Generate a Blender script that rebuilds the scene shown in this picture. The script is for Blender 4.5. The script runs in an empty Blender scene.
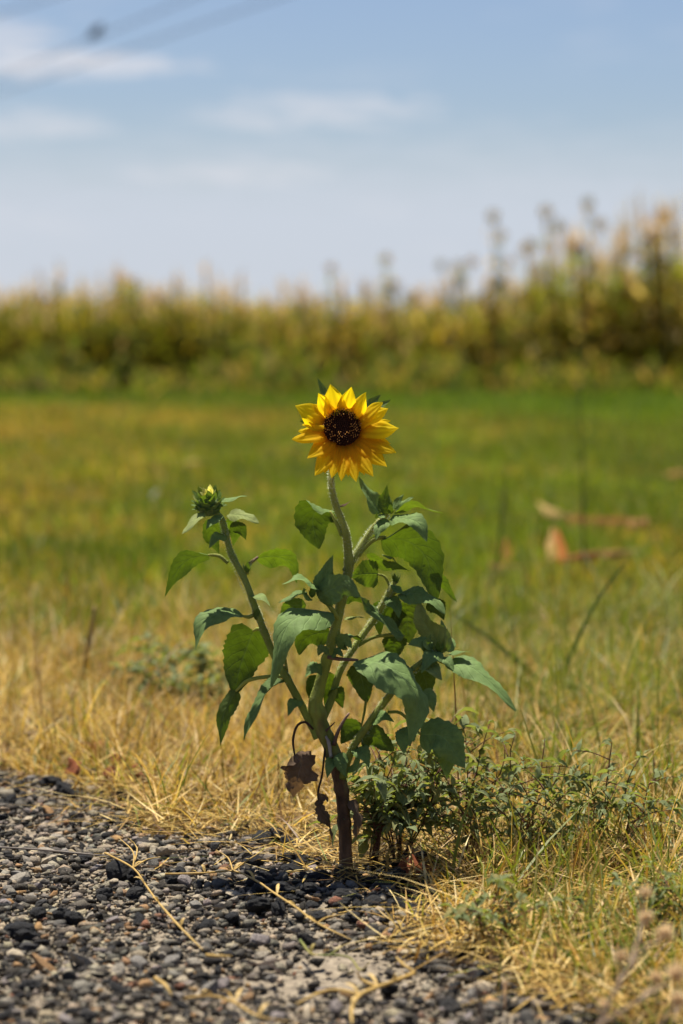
import bpy, math, random
import numpy as np
from mathutils import Vector, Matrix

scene = bpy.context.scene
COL = scene.collection
rnd = random.Random(7)
rng = np.random.default_rng(11)
R = math.radians

# ------------------------------------------------------------------ camera
F, W, H = 2420.0, 683, 1024
HORIZON, CAM_H = 340.0, 0.49
PITCH = math.atan((H / 2 - HORIZON) / F)
cam_d = bpy.data.cameras.new('camera')
cam = bpy.data.objects.new('camera', cam_d)
COL.objects.link(cam)
cam_d.sensor_fit = 'VERTICAL'
cam_d.sensor_height = 36.0
cam_d.lens = 36.0 * F / H
cam_d.clip_start = 0.05
cam_d.clip_end = 6000
cam.location = (0, 0, CAM_H)
cam.rotation_euler = (math.pi / 2 - PITCH, 0, 0)
cam_d.dof.use_dof = True
cam_d.dof.focus_distance = 2.19
cam_d.dof.aperture_fstop = 4.7
cam_d.dof.aperture_blades = 9
scene.camera = cam

CP, SP = math.cos(PITCH), math.sin(PITCH)


def ray(px, py):
    u, v = (px - W / 2) / F, (H / 2 - py) / F
    return Vector((u, CP + v * SP, -SP + v * CP))


def at(px, py, Y):
    d = ray(px, py)
    return Vector((0, 0, CAM_H)) + d * (Y / d.y)


def gnd(px, py, z=0.0):
    d = ray(px, py)
    return Vector((0, 0, CAM_H)) + d * ((z - CAM_H) / d.z)


# ------------------------------------------------------------------ light
SUN_EL, SUN_AZ = R(75), R(-24)          # azimuth from +Y, towards +X positive
sun_vec = Vector((math.sin(SUN_AZ) * math.cos(SUN_EL), math.cos(SUN_AZ) * math.cos(SUN_EL), math.sin(SUN_EL)))
sun_d = bpy.data.lights.new('sun', 'SUN')
sun_d.energy = 5.0
sun_d.angle = R(0.53)
sun_d.color = (1.0, 0.93, 0.80)
sun = bpy.data.objects.new('sun', sun_d)
sun.rotation_euler = sun_vec.to_track_quat('Z', 'Y').to_euler()
sun.location = (0, 0, 30)
COL.objects.link(sun)

world = bpy.data.worlds.new('World')
scene.world = world
world.use_nodes = True
wt = world.node_tree
for n in list(wt.nodes):
    wt.nodes.remove(n)


class NT:
    """small node-tree writer"""
    def __init__(self, tree):
        self.t = tree

    def n(self, kind, ins=None, **props):
        nd = self.t.nodes.new(kind)
        for k, v in props.items():
            setattr(nd, k, v)
        for k, v in (ins or {}).items():
            self.set(nd, k, v)
        return nd

    def set(self, nd, k, v):
        s = nd.inputs[k]
        if isinstance(v, bpy.types.NodeSocket):
            self.t.links.new(v, s)
        else:
            if hasattr(s, 'default_value') and s.type == 'RGBA' and len(v) == 3:
                v = (*v, 1)
            s.default_value = v

    def math(self, op, a, b=0.0, c=0.0, clamp=False):
        nd = self.n('ShaderNodeMath', operation=op, use_clamp=clamp)
        for i, x in enumerate((a, b, c)):
            self.set(nd, i, x)
        return nd.outputs[0]

    def mix(self, fac, a, b, mode='MIX'):
        nd = self.n('ShaderNodeMix', data_type='RGBA', blend_type=mode)
        self.set(nd, 0, fac)
        self.set(nd, 6, a)
        self.set(nd, 7, b)
        return nd.outputs[2]

    def ramp(self, fac, stops):
        nd = self.n('ShaderNodeValToRGB')
        el = nd.color_ramp.elements
        while len(el) < len(stops):
            el.new(0.5)
        for e, (p, c) in zip(el, stops):
            e.position = p
            e.color = (*c, 1) if len(c) == 3 else c
        self.set(nd, 0, fac)
        return nd.outputs[0]

    def noise(self, vec=None, scale=5.0, detail=3.0, rough=0.55, dist=0.0):
        nd = self.n('ShaderNodeTexNoise')
        if vec is not None:
            self.set(nd, 'Vector', vec)
        self.set(nd, 'Scale', scale)
        self.set(nd, 'Detail', detail)
        self.set(nd, 'Roughness', rough)
        self.set(nd, 'Distortion', dist)
        return nd.outputs[0]


w = NT(wt)
sky = w.n('ShaderNodeTexSky', sky_type='NISHITA', sun_disc=False, sun_elevation=SUN_EL, sun_rotation=SUN_AZ,
          altitude=200.0, air_density=1.0, dust_density=1.0, ozone_density=3.0)
tc = w.n('ShaderNodeTexCoord')
sep = w.n('ShaderNodeSeparateXYZ', {0: tc.outputs['Generated']})
vx, vy, vz = sep.outputs
azi = w.math('ARCTAN2', vx, vy)
ele = w.math('ARCSINE', vz)
# thin wind-drawn cloud, laid out over the whole sky in azimuth / elevation
cv = w.n('ShaderNodeCombineXYZ', {0: w.math('MULTIPLY', azi, 14.0), 1: w.math('MULTIPLY', ele, 60.0), 2: 3.7})
wisps = w.noise(cv.outputs[0], 1.0, 5.0, 0.55, 0.4)
wisps = w.n('ShaderNodeMapRange', {0: wisps, 1: 0.52, 2: 0.78, 3: 0.0, 4: 0.55}).outputs[0]
streaks = None
edge = w.noise(w.n('ShaderNodeCombineXYZ', {0: w.math('MULTIPLY', azi, 42.0), 1: w.math('MULTIPLY', ele, 230.0), 2: 1.0}).outputs[0], 1.0, 5.0, 0.62, 0.5)
for (px, py, rx, ry, k) in ((65, 70, 140, 15, 0.72), (10, 45, 55, 26, 0.5), (315, 114, 130, 22, 0.42), (30, 128, 85, 20, 0.40), (235, 175, 100, 13, 0.34)):
    a0, e0 = math.atan((px - W / 2) / F), math.atan((HORIZON - py) / F)
    da = w.math('DIVIDE', w.math('SUBTRACT', azi, a0), rx / F)
    de = w.math('DIVIDE', w.math('SUBTRACT', ele, e0), ry / F)
    r2 = w.math('ADD', w.math('MULTIPLY', da, da), w.math('MULTIPLY', de, de))
    r2 = w.math('ADD', r2, w.math('MULTIPLY', w.math('SUBTRACT', edge, 0.5), 3.8))
    g = w.n('ShaderNodeMapRange', {0: r2, 1: 1.25, 2: -0.2, 3: 0.0, 4: k}, interpolation_type='SMOOTHSTEP').outputs[0]
    streaks = g if streaks is None else w.math('MAXIMUM', streaks, g)
clouds = w.math('MAXIMUM', w.math('MULTIPLY', wisps, 0.35), streaks)
# pale bank of thin cloud above the horizon, all the way round
bank = w.n('ShaderNodeMapRange', {0: w.math('ADD', ele, w.math('MULTIPLY', w.math('SUBTRACT', edge, 0.5), 0.03)), 1: 0.098, 2: 0.048, 3: 0.0, 4: 0.88},
           interpolation_type='SMOOTHSTEP').outputs[0]
SKY_TINT = (0.98, 0.95, 1.01)
BANK_COL, CLOUD_COL = (5.9, 6.4, 7.3), (7.9, 7.7, 8.0)
tinted = w.mix(1.0, sky.outputs[0], SKY_TINT, 'MULTIPLY')
skycol = w.mix(clouds, w.mix(bank, tinted, BANK_COL), CLOUD_COL)
bg = w.n('ShaderNodeBackground', {0: skycol, 1: 0.055})
wo = w.n('ShaderNodeOutputWorld', {0: bg.outputs[0]})

scene.view_settings.view_transform = 'Standard'
scene.view_settings.look = 'None'
scene.view_settings.exposure = 0.92
scene.view_settings.gamma = 1.0
scene.cycles.max_bounces = 8
scene.cycles.transparent_max_bounces = 8


# ------------------------------------------------------------------ helpers
def thing(name, label=None, cat=None, loc=(0, 0, 0), group=None, kind=None):
    o = bpy.data.objects.new(name, None)
    o.empty_display_size = 0.05
    o.location = loc
    COL.objects.link(o)
    tag(o, label, cat, group, kind)
    return o


def tag(o, label=None, cat=None, group=None, kind=None):
    for k, v in (('label', label), ('category', cat), ('group', group), ('kind', kind)):
        if v:
            o[k] = v
    return o


def origin(o):
    p = Vector((0, 0, 0))
    while o is not None:
        p = p + o.location
        o = o.parent
    return p


def mk(name, V, Fs, mat, parent=None, cols=None, uv=None, smooth=True):
    """one mesh object; V are world coordinates"""
    V = np.asarray(V, dtype=np.float64).reshape(-1, 3)
    if parent is not None:
        V = V - np.array(origin(parent))
    me = bpy.data.meshes.new(name)
    me.from_pydata(V.tolist(), [], [tuple(f) for f in Fs])
    if cols is not None:
        a = me.color_attributes.new('col', 'FLOAT_COLOR', 'POINT')
        c = np.ones((len(V), 4), dtype=np.float32)
        c[:, :3] = np.asarray(cols)
        a.data.foreach_set('color', c.ravel())
    if uv is not None:
        l = me.uv_layers.new(name='uv')
        li = np.zeros(len(me.loops), dtype=np.int32)
        me.loops.foreach_get('vertex_index', li)
        l.data.foreach_set('uv', np.asarray(uv, dtype=np.float32)[li].ravel())
    if smooth:
        me.polygons.foreach_set('use_smooth', np.ones(len(me.polygons), dtype=bool))
    me.materials.append(mat)
    o = bpy.data.objects.new(name, me)
    COL.objects.link(o)
    if parent is not None:
        o.parent = parent
    return o


def big_mesh(name, V, loops, sizes, mat, cols=None, parent=None, smooth=True):
    """fast mesh from flat numpy arrays"""
    V = np.asarray(V, dtype=np.float32)
    me = bpy.data.meshes.new(name)
    me.vertices.add(len(V))
    me.vertices.foreach_set('co', V.ravel())
    me.loops.add(len(loops))
    me.loops.foreach_set('vertex_index', loops.astype(np.int32))
    me.polygons.add(len(sizes))
    starts = np.concatenate([[0], np.cumsum(sizes)[:-1]]).astype(np.int32)
    me.polygons.foreach_set('loop_start', starts)
    me.update(calc_edges=True)
    if smooth:
        me.polygons.foreach_set('use_smooth', np.ones(len(sizes), dtype=bool))
    if cols is not None:
        a = me.color_attributes.new('col', 'FLOAT_COLOR', 'POINT')
        c = np.ones((len(V), 4), dtype=np.float32)
        c[:, :3] = cols
        a.data.foreach_set('color', c.ravel())
    me.materials.append(mat)
    o = bpy.data.objects.new(name, me)
    COL.objects.link(o)
    if parent is not None:
        o.parent = parent
    return o


def spline(P, n):
    """Catmull-Rom through P (arrays of any width), n samples"""
    P = np.asarray(P, dtype=np.float64)
    if len(P) == 2:
        t = np.linspace(0, 1, n)[:, None]
        return P[0] * (1 - t) + P[1] * t
    seg = np.linalg.norm(np.diff(P[:, :3], axis=0), axis=1)
    cum = np.concatenate([[0], np.cumsum(seg)])
    Q = np.vstack([2 * P[0] - P[1], P, 2 * P[-1] - P[-2]])
    out = []
    for s in np.linspace(0, cum[-1], n):
        i = min(np.searchsorted(cum, s, side='right') - 1, len(P) - 2)
        t = (s - cum[i]) / max(1e-9, seg[i])
        a, b, c, d = Q[i], Q[i + 1], Q[i + 2], Q[i + 3]
        out.append(0.5 * (2 * b + (c - a) * t + (2 * a - 5 * b + 4 * c - d) * t * t + (3 * b - a - 3 * c + d) * t ** 3))
    return np.array(out)


def tube(P, rad, n=12, sides=8, lump=0.0):
    P = np.asarray([tuple(p) for p in P], dtype=np.float64)
    rad = np.asarray(rad, dtype=np.float64)
    if rad.ndim == 0:
        rad = np.full(len(P), rad)
    S = spline(np.hstack([P, rad[:, None]]), n)
    C, rr = S[:, :3], np.maximum(S[:, 3], 1e-5)
    T = np.gradient(C, axis=0)
    T /= np.linalg.norm(T, axis=1)[:, None] + 1e-12
    ref = np.array([0.0, 1.0, 0.13])
    V, Fs = [], []
    for i in range(n):
        a = np.cross(T[i], ref)
        if np.linalg.norm(a) < 1e-3:
            a = np.cross(T[i], np.array([1.0, 0, 0]))
        a /= np.linalg.norm(a)
        b = np.cross(T[i], a)
        for k in range(sides):
            th = 2 * math.pi * k / sides
            r = rr[i] * (1 + lump * rnd.uniform(-1, 1))
            V.append(C[i] + (a * math.cos(th) + b * math.sin(th)) * r)
    for i in range(n - 1):
        for k in range(sides):
            k2 = (k + 1) % sides
            Fs.append((i * sides + k, i * sides + k2, (i + 1) * sides + k2, (i + 1) * sides + k))
    Fs.append(tuple(range(sides))[::-1])
    Fs.append(tuple((n - 1) * sides + k for k in range(sides)))
    return np.array(V), Fs


def join(parts):
    V, Fs, o = [], [], 0
    for v, f in parts:
        v = np.asarray(v)
        V.append(v)
        Fs += [tuple(i + o for i in q) for q in f]
        o += len(v)
    return np.vstack(V), Fs


def vnoise(x, y, seed=0):
    """smooth value noise, about 0..1"""
    def h(i, j):
        k = (i.astype(np.int64) * 374761393 + j.astype(np.int64) * 668265263 + seed * 974634777) & 0x7fffffff
        k = ((k ^ (k >> 13)) * 1274126177) & 0x7fffffff
        return ((k ^ (k >> 16)) & 0xffff) / 65535.0
    xi, yi = np.floor(x), np.floor(y)
    fx, fy = x - xi, y - yi
    fx, fy = fx * fx * (3 - 2 * fx), fy * fy * (3 - 2 * fy)
    return (h(xi, yi) * (1 - fx) + h(xi + 1, yi) * fx) * (1 - fy) + (h(xi, yi + 1) * (1 - fx) + h(xi + 1, yi + 1) * fx) * fy


def fbm(x, y, seed=0):
    return 0.55 * vnoise(x, y, seed) + 0.3 * vnoise(x * 2.1 + 5, y * 2.1, seed + 1) + 0.15 * vnoise(x * 4.3, y * 4.3 + 9, seed + 2)


def blades(base, length, width, head, el, droop, cols, nseg=4, tipcol=None, twist=None):
    """many grass blades -> V, loops, sizes, cols.  el: rise angle, droop: sag of the tip as a share of the length"""
    n = len(base)
    t = np.linspace(0, 1, nseg + 1)
    hx, hy = np.cos(head), np.sin(head)
    ce, se = np.cos(el), np.sin(el)
    tw = twist if twist is not None else rng.uniform(-0.9, 0.9, n)
    sx, sy = -np.sin(head + tw), np.cos(head + tw)
    V = np.zeros((n, 2 * nseg + 1, 3), dtype=np.float32)
    C = np.zeros((n, 2 * nseg + 1, 3), dtype=np.float32)
    if tipcol is None:
        tipcol = cols
    for i, tt in enumerate(t):
        L = length * tt
        x = base[:, 0] + hx * (ce * L + droop * length * tt ** 2 * 0.6)
        y = base[:, 1] + hy * (ce * L + droop * length * tt ** 2 * 0.6)
        z = base[:, 2] + se * L - droop * length * tt ** 2 * 0.75
        z = np.maximum(z, 0.002 + 0.3 * base[:, 2])
        wv = width * 0.5 * (1 - tt ** 1.7) * (0.75 + 0.5 * min(1, 3 * tt))
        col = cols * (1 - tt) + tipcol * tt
        if i < nseg:
            V[:, 2 * i] = np.stack([x + sx * wv, y + sy * wv, z], 1)
            V[:, 2 * i + 1] = np.stack([x - sx * wv, y - sy * wv, z], 1)
            C[:, 2 * i] = col
            C[:, 2 * i + 1] = col
        else:
            V[:, 2 * i] = np.stack([x, y, z], 1)
            C[:, 2 * i] = col
    pat, sizes = [], []
    for i in range(nseg - 1):
        pat += [2 * i, 2 * i + 1, 2 * i + 3, 2 * i + 2]
        sizes.append(4)
    i = nseg - 1
    pat += [2 * i, 2 * i + 1, 2 * i + 2]
    sizes.append(3)
    m = 2 * nseg + 1
    loops = (np.arange(n)[:, None] * m + np.array(pat)[None, :]).ravel()
    return V.reshape(-1, 3), loops, np.tile(np.array(sizes), n), C.reshape(-1, 3)


# ------------------------------------------------------------------ materials
def new_mat(name):
    m = bpy.data.materials.new(name)
    m.use_nodes = True
    t = m.node_tree
    for n in list(t.nodes):
        t.nodes.remove(n)
    return m, NT(t)


def finish(nt, shader):
    nt.n('ShaderNodeOutputMaterial', {0: shader})


def mat_attr(name, rough=0.6, trans=0.0, tint=(1, 1, 1), bump=0.0, bscale=200.0, var=0.0, spec=0.4, attr=True, base=(0.5, 0.5, 0.5), vscale=40.0):
    """colour from the mesh (or a fixed base), a little noise, optional light passing through"""
    m, t = new_mat(name)
    if attr:
        c = t.n('ShaderNodeAttribute', attribute_name='col').outputs['Color']
    else:
        c = t.n('ShaderNodeRGB').outputs[0]
        c.default_value = (*base, 1)
    geo = t.n('ShaderNodeNewGeometry')
    if var > 0:
        nz = t.noise(geo.outputs['Position'], vscale, 4.0)
        k = t.n('ShaderNodeMapRange', {0: nz, 1: 0.25, 2: 0.75, 3: 1 - var, 4: 1 + var}).outputs[0]
        c = t.mix(1.0, c, t.n('ShaderNodeCombineColor', {0: k, 1: k, 2: k}).outputs[0], 'MULTIPLY')
    p = t.n('ShaderNodeBsdfPrincipled', {'Base Color': c, 'Roughness': rough, 'Specular IOR Level': spec})
    if bump > 0:
        b = t.n('ShaderNodeBump', {'Strength': bump, 'Distance': 0.002, 'Height': t.noise(geo.outputs['Position'], bscale, 4.0)})
        t.set(p, 'Normal', b.outputs[0])
    sh = p.outputs[0]
    if trans > 0:
        tr = t.n('ShaderNodeBsdfTranslucent', {0: t.mix(1.0, c, tint, 'MULTIPLY')})
        sh = t.n('ShaderNodeMixShader', {0: trans, 1: sh, 2: tr.outputs[0]}).outputs[0]
    finish(t, sh)
    return m


def leaf_mat(name, top, under, through, trans=0.4, rough=0.5, vein=0.5, spec=0.5, age=0.22):
    """veined leaf: its own colour on the upper and the lower side, light passing through"""
    m, t = new_mat(name)
    uv = t.n('ShaderNodeUVMap', uv_map='uv')
    s = t.n('ShaderNodeSeparateXYZ', {0: uv.outputs[0]})
    u = t.math('ABSOLUTE', t.math('MULTIPLY', t.math('SUBTRACT', s.outputs[0], 0.5), 2.0))
    mid = t.n('ShaderNodeMapRange', {0: u, 1: 0.0, 2: 0.07, 3: 1.0, 4: 0.0}).outputs[0]
    ph = t.math('FRACT', t.math('SUBTRACT', t.math('MULTIPLY', s.outputs[1], 7.0), t.math('MULTIPLY', u, 1.9)))
    side = t.n('ShaderNodeMapRange', {0: t.math('ABSOLUTE', t.math('SUBTRACT', ph, 0.5)), 1: 0.0, 2: 0.09, 3: 0.7, 4: 0.0}).outputs[0]
    v = t.math('MAXIMUM', mid, side)
    geo = t.n('ShaderNodeNewGeometry')
    nz = t.noise(geo.outputs['Position'], 160.0, 4.0)
    nz2 = t.noise(geo.outputs['Position'], 900.0, 2.0)
    oi = t.n('ShaderNodeObjectInfo')
    k = t.math('ADD', t.n('ShaderNodeMapRange', {0: nz, 1: 0.3, 2: 0.7, 3: 0.82, 4: 1.15}).outputs[0],
               t.math('MULTIPLY', t.math('SUBTRACT', oi.outputs['Random'], 0.5), 0.25))
    kc = t.n('ShaderNodeCombineColor', {0: k, 1: k, 2: k}).outputs[0]
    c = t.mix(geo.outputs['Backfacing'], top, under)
    # a few yellowed or browned blotches, and whole leaves that have turned
    blotch = t.n('ShaderNodeMapRange', {0: t.noise(geo.outputs['Position'], 95.0, 5.0, 0.65, 0.6), 1: 0.62, 2: 0.72, 3: 0.0, 4: age}).outputs[0]
    turned = t.n('ShaderNodeMapRange', {0: oi.outputs['Random'], 1: 0.86, 2: 0.90, 3: 0.0, 4: age * 1.4}).outputs[0]
    c = t.mix(t.math('MAXIMUM', blotch, turned), c, (0.30, 0.22, 0.07))
    c = t.mix(1.0, c, kc, 'MULTIPLY')
    c = t.mix(t.math('MULTIPLY', v, vein), c, tuple(min(1, x * 1.6 + 0.05) for x in top))
    hgt = t.math('ADD', t.math('MULTIPLY', v, -0.6), t.math('ADD', t.math('MULTIPLY', nz, 0.5), t.math('MULTIPLY', nz2, 0.25)))
    b = t.n('ShaderNodeBump', {'Strength': 0.55, 'Distance': 0.0015, 'Height': hgt})
    p = t.n('ShaderNodeBsdfPrincipled', {'Base Color': c, 'Roughness': rough, 'Specular IOR Level': spec, 'Normal': b.outputs[0]})
    tcx = t.mix(1.0, through, kc, 'MULTIPLY')
    tcx = t.mix(t.math('MULTIPLY', v, 0.45), tcx, tuple(x * 0.55 for x in through))
    tr = t.n('ShaderNodeBsdfTranslucent', {0: tcx, 'Normal': b.outputs[0]})
    finish(t, t.n('ShaderNodeMixShader', {0: trans, 1: p.outputs[0], 2: tr.outputs[0]}).outputs[0])
    return m


M = {}
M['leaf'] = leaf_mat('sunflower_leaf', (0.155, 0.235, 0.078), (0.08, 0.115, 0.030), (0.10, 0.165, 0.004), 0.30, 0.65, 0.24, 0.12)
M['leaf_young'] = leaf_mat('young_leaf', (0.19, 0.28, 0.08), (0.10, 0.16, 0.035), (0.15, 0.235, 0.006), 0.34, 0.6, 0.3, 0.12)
M['weed_leaf'] = leaf_mat('weed_leaf', (0.22, 0.26, 0.125), (0.16, 0.19, 0.08), (0.26, 0.30, 0.04), 0.42, 0.72, 0.3, 0.12, 0.45)
M['dead_leaf'] = leaf_mat('dead_leaf', (0.115, 0.080, 0.055), (0.10, 0.07, 0.045), (0.20, 0.11, 0.04), 0.25, 0.9, 0.5, 0.1, 0.5)
M['stem'] = mat_attr('stem', 0.6, 0.22, (1.2, 1.3, 0.4), 0.9, 700, 0.25, 0.25)
M['bark'] = mat_attr('bark', 0.85, 0, (1, 1, 1), 0.9, 500, 0.3, 0.2)
M['hair'] = mat_attr('plant_hair', 0.4, 0.5, attr=False, base=(0.75, 0.78, 0.62))
M['petal'] = mat_attr('petal', 0.75, 0.66, (1.15, 1.1, 0.5), 0.25, 400, 0.07, 0.08)
M['disc'] = mat_attr('disc', 0.7, 0, bump=0.5, bscale=900, var=0.3, attr=True, spec=0.1)
M['grass'] = mat_attr('grass', 0.5, 0.35, (1.3, 1.25, 0.7), spec=0.35)
M['lawn'] = mat_attr('lawn', 0.6, 0.5, (1.2, 1.25, 0.6), spec=0.2)
M['crop'] = mat_attr('crop', 0.7, 0.55, (1.25, 1.2, 0.6), spec=0.1)
M['straw'] = mat_attr('straw', 0.55, 0.15, (1.2, 1.1, 0.8), 0.3, 600, 0.15, 0.3)
M['fluff'] = mat_attr('fluff', 0.9, 0.6, (1.1, 1.05, 1.0), spec=0.05)
M['husk'] = mat_attr('husk', 0.85, 0.12, (1.1, 0.9, 0.6), 0.4, 300, 0.2, 0.08)
M['twig'] = mat_attr('twig', 0.8, 0.0, bump=0.6, bscale=500, var=0.3, spec=0.2)
M['wire'] = mat_attr('wire', 0.5, attr=False, base=(0.03, 0.032, 0.036))
M['feather'] = mat_attr('feather', 0.8, attr=True, spec=0.2)


def stone_mat():
    m, t = new_mat('stone')
    c = t.n('ShaderNodeAttribute', attribute_name='col').outputs['Color']
    geo = t.n('ShaderNodeNewGeometry')
    n1 = t.noise(geo.outputs['Position'], 260.0, 5.0, 0.65)
    n2 = t.noise(geo.outputs['Position'], 1100.0, 3.0, 0.6)
    k = t.n('ShaderNodeMapRange', {0: t.math('ADD', t.math('MULTIPLY', n1, 0.6), t.math('MULTIPLY', n2, 0.4)), 1: 0.3, 2: 0.7, 3: 0.62, 4: 1.35}).outputs[0]
    c = t.mix(1.0, c, t.n('ShaderNodeCombineColor', {0: k, 1: k, 2: k}).outputs[0], 'MULTIPLY')
    b = t.n('ShaderNodeBump', {'Strength': 1.0, 'Distance': 0.003, 'Height': t.math('ADD', n1, t.math('MULTIPLY', n2, 0.5))})
    p = t.n('ShaderNodeBsdfPrincipled', {'Base Color': c, 'Roughness': 0.8, 'Specular IOR Level': 0.2, 'Normal': b.outputs[0]})
    finish(t, p.outputs[0])
    return m


M['stone'] = stone_mat()


def ground_mat(name, stops, scale, bump, dist=0.004, fine=900.0):
    m, t = new_mat(name)
    geo = t.n('ShaderNodeNewGeometry')
    n1 = t.noise(geo.outputs['Position'], scale, 6.0, 0.6)
    n2 = t.noise(geo.outputs['Position'], fine, 4.0, 0.7)
    f = t.math('ADD', t.math('MULTIPLY', n1, 0.55), t.math('MULTIPLY', n2, 0.45))
    c = t.ramp(f, stops)
    b = t.n('ShaderNodeBump', {'Strength': bump, 'Distance': dist, 'Height': f})
    p = t.n('ShaderNodeBsdfPrincipled', {'Base Color': c, 'Roughness': 0.9, 'Specular IOR Level': 0.15, 'Normal': b.outputs[0]})
    finish(t, p.outputs[0])
    return m


M['soil'] = ground_mat('soil', [(0.3, (0.045, 0.032, 0.015)), (0.5, (0.09, 0.066, 0.028)), (0.7, (0.16, 0.12, 0.055))], 6.0, 0.6, 0.01, 220.0)
M['grit'] = ground_mat('grit', [(0.3, (0.06, 0.05, 0.042)), (0.45, (0.17, 0.14, 0.105)), (0.58, (0.30, 0.25, 0.185)), (0.72, (0.42, 0.35, 0.26))], 90.0, 0.9, 0.003, 800.0)

# ------------------------------------------------------------------ ground and gravel bed
D = gnd(346, 880).y
PXM = D / F                                     # metres per pixel at the sunflower

gx = np.concatenate([np.array([-2500, -300, -40, -12]), np.linspace(-5, 5, 60), np.array([12, 40, 300, 2500])])
gy = np.concatenate([np.array([-300, -10, 0]), np.linspace(1.0, 25, 120), np.array([40, 120, 600, 4000])])
X, Yg = np.meshgrid(gx, gy)
Z = (fbm(X * 1.3, Yg * 1.3, 3) - 0.5) * 0.02 - 0.012
V = np.stack([X.ravel(), Yg.ravel(), Z.ravel()], 1)
nx = len(gx)
Fs = [(j * nx + i, j * nx + i + 1, (j + 1) * nx + i + 1, (j + 1) * nx + i) for j in range(len(gy) - 1) for i in range(nx - 1)]
ground = mk('ground', V, Fs, M['soil'])
tag(ground, kind='structure')

EDGE_PX = [(-260, 735), (-120, 752), (0, 775), (60, 790), (150, 838), (250, 850), (335, 872), (385, 884), (435, 906), (485, 958), (560, 1012), (610, 1050), (680, 1110)]
EDGE = np.array([tuple(gnd(*p))[:2] for p in EDGE_PX])
EDGE = EDGE[np.argsort(EDGE[:, 0])]


def edge_y(x):
    return np.interp(x, EDGE[:, 0], EDGE[:, 1]) + (vnoise(np.asarray(x) * 22, np.asarray(x) * 0 + 3.3, 8) - 0.5) * 0.10


def past_edge(x, y):
    """metres beyond the edge of the gravel (positive: in the grass)"""
    return y - edge_y(x)


xs = np.linspace(-1.1, 0.62, 90)
V, Fs = [], []
K = 26
for i, x in enumerate(xs):
    ye = float(edge_y(np.array([x]))[0]) + 0.05
    for k in range(K):
        y = 1.0 + (ye - 1.0) * k / (K - 1)
        z = 0.004 + (float(vnoise(np.array([x * 14]), np.array([y * 14]), 5)[0]) - 0.5) * 0.010
        if k == K - 1:
            z = -0.03
        V.append((x, y, z))
for i in range(len(xs) - 1):
    for k in range(K - 1):
        Fs.append((i * K + k, (i + 1) * K + k, (i + 1) * K + k + 1, i * K + k + 1))
gravel = mk('gravel_shoulder', V, Fs, M['grit'])
tag(gravel, kind='structure')


def ico(sub):
    import bmesh
    bm = bmesh.new()
    bmesh.ops.create_icosphere(bm, subdivisions=sub, radius=1.0)
    v = np.array([p.co[:] for p in bm.verts])
    f = np.array([[q.index for q in p.verts] for p in bm.faces])
    bm.free()
    return v, f


def stone_shape(npts, seed, rough, split=0):
    """broken stone: hull of a few random points, optionally split once more and roughened"""
    import bmesh
    r = np.random.default_rng(seed)
    bm = bmesh.new()
    for _ in range(npts):
        p = r.normal(size=3)
        p = p / np.linalg.norm(p) * r.uniform(.72, 1.0)
        bm.verts.new(p)
    res = bmesh.ops.convex_hull(bm, input=list(bm.verts))
    for g in list(bm.verts):
        if not g.link_faces:
            bm.verts.remove(g)
    if split:
        bmesh.ops.subdivide_edges(bm, edges=list(bm.edges), cuts=split, use_grid_fill=True)
        bmesh.ops.triangulate(bm, faces=list(bm.faces))
        bmesh.ops.smooth_vert(bm, verts=list(bm.verts), factor=.35, use_axis_x=True, use_axis_y=True, use_axis_z=True)
        for v in bm.verts:
            v.co *= 1 + rough * r.normal()
    bmesh.ops.recalc_face_normals(bm, faces=list(bm.faces))
    bm.verts.index_update()
    v = np.array([p.co[:] for p in bm.verts])
    f = np.array([[q.index for q in p.verts] for p in bm.faces])
    bm.free()
    return v, f


STONE_PAL = np.array([(0.026, 0.025, 0.025), (0.045, 0.043, 0.042), (0.016, 0.016, 0.017), (0.10, 0.093, 0.083), (0.19, 0.175, 0.155),
                      (0.29, 0.255, 0.205), (0.37, 0.31, 0.225), (0.46, 0.38, 0.27), (0.32, 0.19, 0.09), (0.19, 0.085, 0.05), (0.22, 0.19, 0.18)])
STONE_P = np.array([0.18, 0.14, 0.14, 0.09, 0.11, 0.11, 0.11, 0.06, 0.045, 0.02, 0.03])
STONE_P = STONE_P / STONE_P.sum()

sand_c = np.array(tuple(gnd(330, 978)))[:2]


def sand(x, y):
    """bare sandy spot in front of the sunflower, 1 at its middle"""
    q = ((x - sand_c[0]) / 0.085) ** 2 + ((y - sand_c[1]) / 0.085) ** 2
    return np.exp(-q * 1.1)


def scatter_gravel(n, seed):
    r = np.random.default_rng(seed)
    x = r.uniform(-0.85, 0.5, n * 3)
    y = r.uniform(1.45, 3.0, n * 3)
    pe = past_edge(x, y)
    ok = (pe < r.normal(0.0, 0.035, n * 3)) & (np.abs(x) < 0.19 * y + 0.10) & (r.uniform(size=n * 3) > sand(x, y) * 0.93)
    x, y = x[ok][:n], y[ok][:n]
    return x, y, r


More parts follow.
